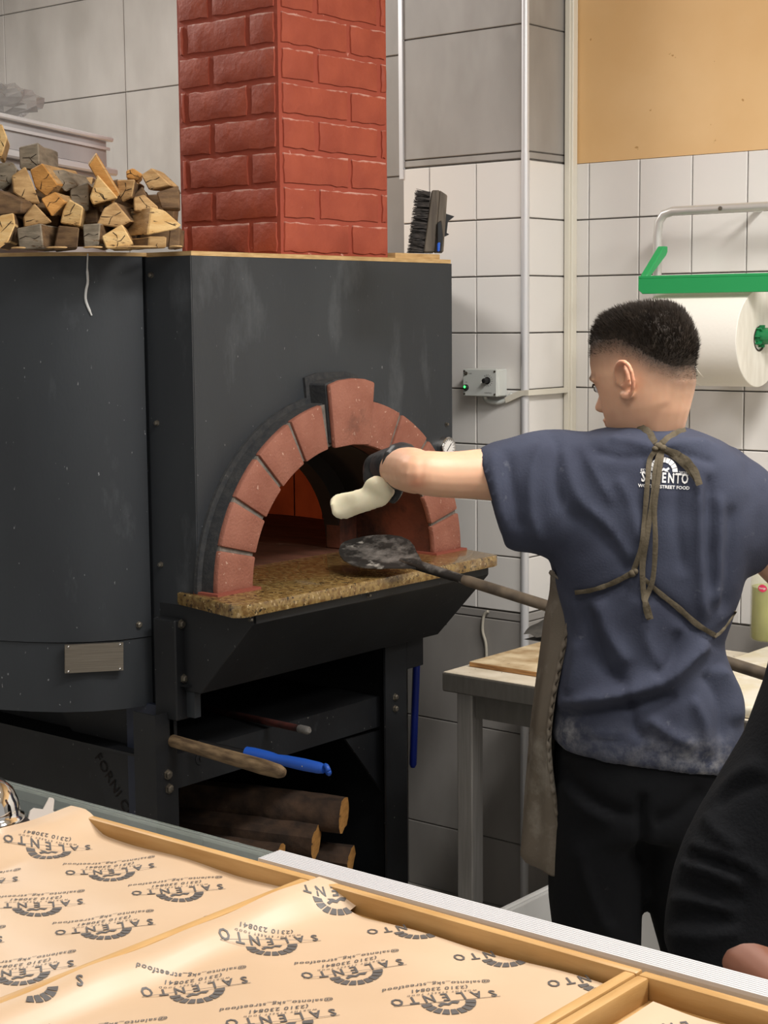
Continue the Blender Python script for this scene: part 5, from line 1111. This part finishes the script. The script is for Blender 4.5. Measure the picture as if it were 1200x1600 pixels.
armR = limb(sample([shR, (shR + elR) / 2, elR], 8), [.048, .047, .046, .045, .043, .041, .040, .038], 16); foreR = limb(sample([elR, (elR + wrR) / 2, wrR], 8), [.038, .041, .041, .039, .036, .033, .029, .027], 16)
hR = [limb([wrR, (wrR * .4 + P_hand * .6) + ZH * .02, P_hand + ZH * .028], [.026, .033, .030], 12)]
for k in range(4):
    c = P_hand + pd * (-.033 + .022 * k); ra = .024
    hR.append(limb([c + ZH * .026 - FH * .006, c + ZH * .020 + FH * .018, c + FH * .026 - ZH * .002, c + FH * .012 - ZH * .022, c - FH * .006 - ZH * .023], [.0095, .009, .0085, .008, .007], 10))
c = P_hand - pd * .05; hR.append(limb([P_hand - pd * .02 + ZH * .025 - FH * .02, c + ZH * .006 - FH * .026, c + pd * .012 - ZH * .015 - FH * .022], [.012, .0105, .009], 10))
chest = MB().loft([pring((960, 705), (1090, 708), PW, .06), pring((885, 735), (1150, 745), PW, .085), pring((890, 800), (1140, 805), PW, .09), pring((920, 850), (1110, 850), PW, .06)], True)
hv, hn, hf_ = fuse(head_parts(HF, .955) + [neck, upper, fore, armR, foreR, chest] + hR, .0036, 4)
# keep only what shows outside the clothes plus a margin
p2 = proj(hv); body = raw_obj('body', hv, hf_, M['skin'], cook)
rel = hv - HF[0]; hx, hy, hz = rel @ HF[1], rel @ HF[2], rel @ HF[3]; dens = hair_density(hx, hy, hz); hm = (np.abs(hx) < .095) & (hz > -.075) & (np.abs(hy) < .125)
stub = smooth01(-.055, .034, dens) ** 1.15 * hm * smooth01(.092, .082, np.abs(hx)) * .97
ear = np.exp(-(((hx + .094) / .014) ** 2 + ((hy + .01) / .03) ** 2 + (hz / .036) ** 2)) * .9
redn = ear + .55 * np.exp(-np.sum((hv - LP(650, 758, PW - .085)) ** 2, 1) / .018 ** 2) + .15 * np.exp(-np.sum((hv - LP(640, 720, PW - .05)) ** 2, 1) / .03 ** 2)
stub = stub * (1 - smooth01(.2, .5, ear))
brow = np.exp(-(((np.abs(hx) - .035) / .02) ** 2 + ((hz - .018) / .005) ** 2)) * (hy > .06)
tint(body, np.clip(redn, 0, 1), np.clip(stub + brow * .8, 0, 1))
build_hair(HF, cook, M['hair'], 14000, 4, hv, hf_)
c_, r_, f_, u_ = HF
for s in (-1, 1):
    e = part('eye', MB().sphere(c_ + r_ * s * .032 + f_ * .0725 + u_ * -.003, .0100, 8), M['white_ink'], cook, smooth='all'); part('iris', MB().sphere(c_ + r_ * s * .033 + f_ * .0793 + u_ * -.004, .0056, 6), M['ink'], e, smooth='all')
    part('eyelashes', MB().tube([c_ + r_ * s * .020 + f_ * .0835 + u_ * .002, c_ + r_ * s * .034 + f_ * .0845 + u_ * .005, c_ + r_ * s * .048 + f_ * .077 + u_ * .001], .0016, 6), M['hair'], cook)
# gloved left hand holding the dough
def HPx(x, y, w=.165): return LP(x, y, PW + w)
gl = [limb(sample([LP(624, 728, PW + .085), HPx(612, 730, .13), HPx(602, 730, .165)], 6), [.036, .037, .037, .036, .034, .030], 16), limb([HPx(606, 722, .15), HPx(588, 730, .19)], [.026, .026], 14), limb([HPx(612, 745, .13), HPx(604, 750, .175)], [.026, .022], 12)]
fing = [[(592, 718, .185), (578, 726, .20), (575, 742, .195), (584, 752, .175)], [(594, 728, .165), (577, 737, .175), (577, 753, .165), (588, 758, .15)], [(600, 740, .14), (586, 748, .14), (588, 764, .135), (596, 768, .128)], [(606, 752, .12), (598, 764, .115), (602, 776, .11), (607, 778, .108)]]
for fp in fing: gl.append(limb(sample([HPx(*p) for p in fp], 8), [.0125, .012, .0115, .011, .0105, .010, .0095, .0085], 10))
gl.append(limb(sample([HPx(618, 752, .11), HPx(620, 766, .10), HPx(614, 780, .10)], 7), [.017, .015, .014, .0125, .0115, .0105, .009], 10))
gl.append(limb([LP(628, 722, PW + .06), LP(630, 738, PW + .05)], [.037, .036], 14))
gv, gn, gf = fuse(gl, .0034, 3); raw_obj('glove', gv, gf, M['glove'], cook)['label'] = 'black glove on the left hand'
dpts = [(600, 746, 15, .10), (596, 759, 24, .10), (587, 772, 25, .105), (573, 780, 20, .11), (556, 786, 19, .12), (540, 790, 22, .125), (527, 791, 20, .13), (517, 792, 11, .13)]
rings = []
for i, (x, y, h, w) in enumerate(dpts):
    nx, ny = dpts[min(i + 1, 7)][0] - dpts[max(i - 1, 0)][0], dpts[min(i + 1, 7)][1] - dpts[max(i - 1, 0)][1]; l = math.hypot(nx, ny); ox, oy = -ny / l * h, nx / l * h
    rings.append(pring((x - ox, y - oy), (x + ox, y + oy), PW + w - .03, .012 + .003 * math.sin(i * 2), 2.2, 20))
dgv, dgn, dgf = fuse([MB().loft(rings, True)], .004, 6); dg_ = thing('dough', dgv.mean(0) * V((1, 1, 0)) + V((0, 0, dgv[:, 2].min())), 'stretched piece of pale dough hanging from the gloved hand', 'dough')
dgv = dgv + dgn * (.0009 * np.sin(dgv[:, 0] * 110 + 3 * np.sin(dgv[:, 2] * 70)))[:, None]
raw_obj('dough_body', dgv, dgf, M['dough'], dg_)
# apron: a sheet that wraps the front of the body from the left side to the right side
ARow = [(893, 862, 858), (925, 900, 857), (960, 894, 850), (1000, 886, 845), (1040, 878, 840), (1080, 870, 835), (1120, 864, 830), (1160, 861, 826), (1200, 863, 822), (1240, 867, 818), (1280, 872, 815), (1320, 878, 812), (1345, 882, 812), (1368, 886, 818)]
cols = []
for y, xe, xl in ARow:
    yl = y if y < 1330 else y - (y - 1330) * .6
    row = [LP(xe, y, PW - .035), LP(xe - (xe - xl) * .35, y, PW - .028), LP(xe - (xe - xl) * .7, (y + yl) / 2, PW - .005), LP(xl + 2, yl, PW + .03), LP(xl + 4, yl, PW + .075), LP(xl + 22, yl, PW + .135), LP(xl + 70, yl, PW + .175), LP(950, yl, PW + .19), LP(1020, yl, PW + .195), LP(1080, yl, PW + .185), LP(1118, yl, PW + .155), LP(1136 if 1000 < y < 1110 else 1126, yl, PW + .09), LP(1136 if 1010 < y < 1100 else 1120, yl, PW + .03)]
    cols.append(sample(row, 48))
A = np.array(cols); A2 = np.array([np.array(sample(list(A[:, j]), 60)) for j in range(A.shape[1])]).transpose(1, 0, 2)
NR, NC = A2.shape[:2]
jj = np.arange(NC)[None, :]; ii = np.arange(NR)[:, None]
rip = .0028 * np.sin(jj * .9 + 1.5 * np.sin(ii * .08)) * smooth01(0, 25, ii)
A2 = A2 + rip[..., None] * (-FH * .6 - UH * .8)
inner = A2 + (FH * -.0 + UH * .0025)[None, None]
vs = np.concatenate([A2.reshape(-1, 3), (A2 + UH * .002 * np.where(jj < 18, 1, 0)[..., None] - FH * .002).reshape(-1, 3)]); N0 = NR * NC; fs = []
for i in range(NR - 1):
    for j in range(NC - 1): a = i * NC + j; fs += [(a, a + 1, a + NC + 1, a + NC), (N0 + a, N0 + a + NC, N0 + a + NC + 1, N0 + a + 1)]
for j in range(NC - 1): a = (NR - 1) * NC + j; fs.append((a, a + 1, N0 + a + 1, N0 + a)); fs.append((j, N0 + j, N0 + j + 1, j + 1))
for i in range(NR - 1): a = i * NC; fs.append((a, a + NC, N0 + a + NC, N0 + a)); a += NC - 1; fs.append((a, N0 + a, N0 + a + NC, a + NC))
apron = raw_obj('apron', vs, fs, M['apron'], cook); apron['label'] = 'taupe apron dusted with flour'
bib = [[LP(x0 + (x1 - x0) * t, y, PW + .145 + .03 * math.sin(math.pi * t)) for t in np.linspace(0, 1, 9)] for y, x0, x1 in ((905, 875, 1125), (850, 905, 1115), (780, 930, 1110), (715, 950, 1095))]
mb = MB(); mb.loft(bib, False, closed=False); mb.loft([[p + FH * .002 for p in r] for r in bib], False, closed=False); part('bib', mb, M['apron'], apron, smooth='all')
hem = []
edge = A2[:, 0]; es = sample(list(edge), 150); mb = MB()
for k in range(150): pass
rad = [.0032 + .0014 * math.sin(k * 1.25) + .0006 * math.sin(k * .7) for k in range(150)]
part('hem', MB().tube([p + UH * (-.004) - FH * .001 + UH * .0012 * math.sin(k * 1.25) for k, p in enumerate(es)], rad, 8), M['apron'], apron, smooth='all')
# ties
def ribbon(px, wd, off=.004, name='apron_tie', n=36, twist=0, th=.0016):
    pts = sample([(*p, 0) for p in px], n); mb = MB(); rings = []
    for i in range(n):
        t = pts[min(i + 1, n - 1)] - pts[max(i - 1, 0)]; l = math.hypot(t[0], t[1]); ox, oy = -t[1] / l, t[0] / l; w_ = (wd if not hasattr(wd, '__len__') else np.interp(i / (n - 1), np.linspace(0, 1, len(wd)), wd)) / 2
        w_ *= 1 + .06 * math.sin(i * .8) ; x, y = pts[i][0], pts[i][1]; o_ = off + .001 * math.sin(i * .5)
        c = on_shirt(x, y, 0); dc = -V(ray(x, y)) / np.linalg.norm(ray(x, y)); w3 = (c - CP) @ FH
        a, b = LP(x + ox * w_, y + oy * w_, w3), LP(x - ox * w_, y - oy * w_, w3); a = a + dc * (o_); b = b + dc * (o_ + .001)
        rings.append([a, (a + b) / 2 + dc * .0012, b, b - dc * th, (a + b) / 2 - dc * th, a - dc * th])
    mb.loft(rings, True); return part(name, mb, M['tie'], apron, smooth=True)
ribbon([(994, 667), (1004, 671), (1014, 678), (1024, 692)], [9, 14, 14, 9], .005, 'neck_strap'); ribbon([(1072, 672), (1060, 676), (1046, 684), (1032, 694)], [8, 11, 12, 9], .005, 'neck_strap')
ribbon([(1030, 700), (1016, 716), (1012, 750), (1008, 800), (1003, 850), (990, 892)], 8, .006)
ribbon([(1032, 704), (1024, 735), (1021, 775), (1012, 830), (1004, 880), (1006, 930), (1011, 948), (1016, 968)], [8, 9, 9, 9, 10, 8, 10, 10], .008)
ribbon([(1034, 704), (1030, 740), (1023, 790), (1024, 850), (1020, 905), (1008, 940), (1013, 966)], 8, .010)
ribbon([(1036, 700), (1054, 708), (1072, 720), (1086, 738), (1093, 758)], [6, 11, 13, 12, 10], .012)
ribbon([(1036, 704), (1056, 716), (1074, 732), (1090, 752)], [5, 8, 9, 8], .007)
ribbon([(898, 926), (925, 922), (955, 912), (985, 897)], [7, 7, 8, 9], .004); ribbon([(1006, 904), (1030, 926), (1060, 950), (1090, 976), (1118, 993)], [6, 8, 9, 9, 7], .004); ribbon([(1116, 995), (1126, 988), (1136, 976), (1150, 955)], [6, 5, 4, 4], .003)
kn_ = MB()
for (x, y, r) in ((1029, 697, .008), (1036, 700, .007), (1024, 701, .006)): c = on_shirt(x, y, .008); kn_.sphere(c, (r, r, r * .8), 6)
part('knot', kn_, M['tie'], apron, smooth='all'); kn_ = MB()
for (x, y, r) in ((988, 896, .0065), (993, 893, .005)): kn_.sphere(on_shirt(x, y, .006), r, 6)
part('knot', kn_, M['tie'], apron, smooth='all')
# logo on the back of the shirt
pm = MB()
def put_px(v2, f2, x, y, s, rot=3):
    c, s_ = math.cos(math.radians(rot)), math.sin(math.radians(rot))
    pm.add([on_shirt(x + (p[0] * c + p[1] * s_) * s, y + (p[0] * s_ - p[1] * c) * s, .0016) for p in v2], f2)
for k, chv in enumerate('SALENTO'):
    v2, f2, w2 = text_tris(chv, .03); put_px([(p[0] * .62, p[1]) for p in v2], f2, 1005 + k * 10.8, 752 + k * .55, 15)
v2, f2, w2 = text_tris('WORTHY STREET FOOD', .02); put_px(v2, f2, 1037, 763, 5.0)
v2, f2, w2 = text_tris('2020', .0); put_px(v2, f2, 1067, 741, 4.5); v2, f2, w2 = text_tris('EST', .0); put_px(v2, f2, 1006, 737, 4.5)
for k in range(9):
    a0, a1 = math.pi * (k + .07) / 9, math.pi * (k + .93) / 9; w_ = [(r * math.cos(a), r * math.sin(a)) for r, a in ((.65, a0), (1, a0), (1, a1), (.65, a1))]; put_px(w_, [(0, 1, 2, 3)], 1036, 737, 23)
put_px([(-.42, .02), (-.30, .20), (-.12, .12), (.02, .26), (.2, .20), (.36, .32), (.44, .20), (.28, .08), (.40, 0), (.16, .02), (.05, .10), (-.15, -.02)], [(0, 1, 2, 11), (2, 3, 10, 11), (3, 4, 9, 10), (4, 5, 6, 7), (4, 7, 8, 9)], 1036, 737, 23)
put_px([(-1, -.015), (1, -.015), (1, .015), (-1, .015)], [(0, 1, 2, 3)], 1038, 740.5, 38)
part('logo_print', pm, M['white_ink'], shirt, label='white oven logo with the name SALENTO')
# ------------------------------------------------------------------ second person at the right edge
QW = 2.08
q0 = LP(1330, 1900, QW); guy = thing('person', (q0[0], q0[1], 0), 'person in a black hoodie at the right edge, only the bent arm in view', 'person')
tor = MB().loft([pring((1290, 880), (1520, 880), QW + .05, .06), pring((1250, 930), (1560, 930), QW + .05, .11), pring((1245, 1010), (1580, 1010), QW + .06, .14), pring((1260, 1150), (1570, 1150), QW + .06, .15), pring((1262, 1300), (1560, 1300), QW + .06, .15), pring((1255, 1480), (1565, 1480), QW + .06, .15)], True)
arm = MB().loft([pring((1232, 935), (1330, 1010), QW + .0, .075), pring((1198, 1065), (1330, 1100), QW - .01, .075), pring((1166, 1150), (1315, 1190), QW - .02, .075), pring((1122, 1222), (1290, 1280), QW - .03, .075), pring((1094, 1268), (1275, 1345), QW - .04, .075), pring((1070, 1315), (1262, 1400), QW - .05, .074), pring((1052, 1365), (1250, 1450), QW - .06, .072), pring((1042, 1420), (1230, 1480), QW - .075, .068), pring((1037, 1470), (1212, 1492), QW - .085, .062), pring((1048, 1500), (1185, 1505), QW - .095, .056), pring((1085, 1522), (1160, 1524), QW - .10, .045)], True)
gv_, gn_, gf_ = fuse([tor, arm], .008, 6)
f2_ = [([(1075, 1318), (1110, 1330), (1160, 1350), (1200, 1380)], 9, .008), ([(1060, 1348), (1110, 1362), (1160, 1382)], 9, .009), ([(1066, 1333), (1120, 1347), (1180, 1368)], 7, -.008), ([(1052, 1378), (1110, 1398), (1170, 1405)], 9, -.007), ([(1042, 1405), (1090, 1408), (1150, 1425)], 9, .008), ([(1038, 1440), (1090, 1432), (1150, 1440)], 8, -.006), ([(1100, 1270), (1120, 1300), (1160, 1330)], 10, .008), ([(1100, 1255), (1140, 1220), (1190, 1190)], 12, .007), ([(1120, 1262), (1150, 1235), (1200, 1220)], 10, -.006), ([(1040, 1460), (1100, 1465), (1160, 1455)], 9, .006)]
gv_ = apply_folds(gv_, gn_, f2_); raw_obj('hoodie', gv_, gf_, M['hoodie'], guy)
GF = head_frame(LP(1400, 720, QW + .06), 20, 12)
el2 = LP(1110, 1470, QW - .09); ha2 = LP(1235, 1560, QW - .16)
b2 = head_parts(GF) + [limb(sample([LP(1402, 930, QW + .06), LP(1400, 1080, QW + .06), LP(1290, 1150, QW + .02), LP(1200, 1300, QW - .04), LP(1140, 1420, QW - .07), el2], 10), [.07, .08, .08, .06, .05, .05, .048, .044, .04, .036], 14), limb(sample([GF[0] - GF[3] * .03 - GF[2] * .03, LP(1402, 890, QW + .06), LP(1402, 930, QW + .06)], 6), [.055, .055, .057, .06, .065, .07], 16), limb(sample([el2, (el2 + ha2) / 2, ha2], 8), [.036, .041, .043, .041, .038, .034, .030, .028], 16)]
hd = (ha2 - el2) / np.linalg.norm(ha2 - el2); b2.append(limb([ha2, ha2 + hd * .05, ha2 + hd * .085], [.028, .036, .034], 12))
for k in range(4):
    o_ = ZH * (.026 - .0175 * k); s0_ = ha2 + hd * .085 + o_; ln_ = (.07, .08, .075, .06)[k]; b2.append(limb([s0_, s0_ + hd * ln_ * .5 + UH * .006, s0_ + hd * ln_ * .85 - ZH * .012], [.0095, .009, .0075], 10))
b2.append(limb([ha2 + hd * .02 - FH * .02 + ZH * .02, ha2 + hd * .055 - FH * .04 + ZH * .025, ha2 + hd * .08 - FH * .043 + ZH * .02], [.012, .0105, .009], 10))
bv2, bn2, bf2 = fuse(b2, .0045, 4); bd2 = raw_obj('body', bv2, bf2, M['skin2'], guy); rel = bv2 - GF[0]; dn2 = hair_density(rel @ GF[1], rel @ GF[2], rel @ GF[3]); hm2 = (np.abs(rel @ GF[1]) < .08) & (rel @ GF[3] > -.07)
tint(bd2, np.zeros(len(bv2)), smooth01(-.02, .02, dn2) * hm2); build_hair(GF, guy, M['hair2'], 2500, 9, bv2, bf2)
lg = [MB().loft([pring((1262, 1460), (1415, 1460), QW + .06, .13), pring((1275, 1600), (1405, 1600), QW + .06, .10), pring((1290, 2000), (1390, 2000), QW + .06, .075), pring((1300, 2380), (1380, 2380), QW + .06, .06)], True), MB().loft([pring((1410, 1460), (1560, 1460), QW + .06, .13), pring((1420, 1600), (1550, 1600), QW + .06, .10), pring((1430, 2000), (1530, 2000), QW + .06, .075), pring((1440, 2380), (1520, 2380), QW + .06, .06)], True)]
lv, ln2, lf = fuse(lg, .012, 4); lv[:, 2] = np.maximum(lv[:, 2], .02); raw_obj('trousers', lv, lf, M['trousers'], guy)
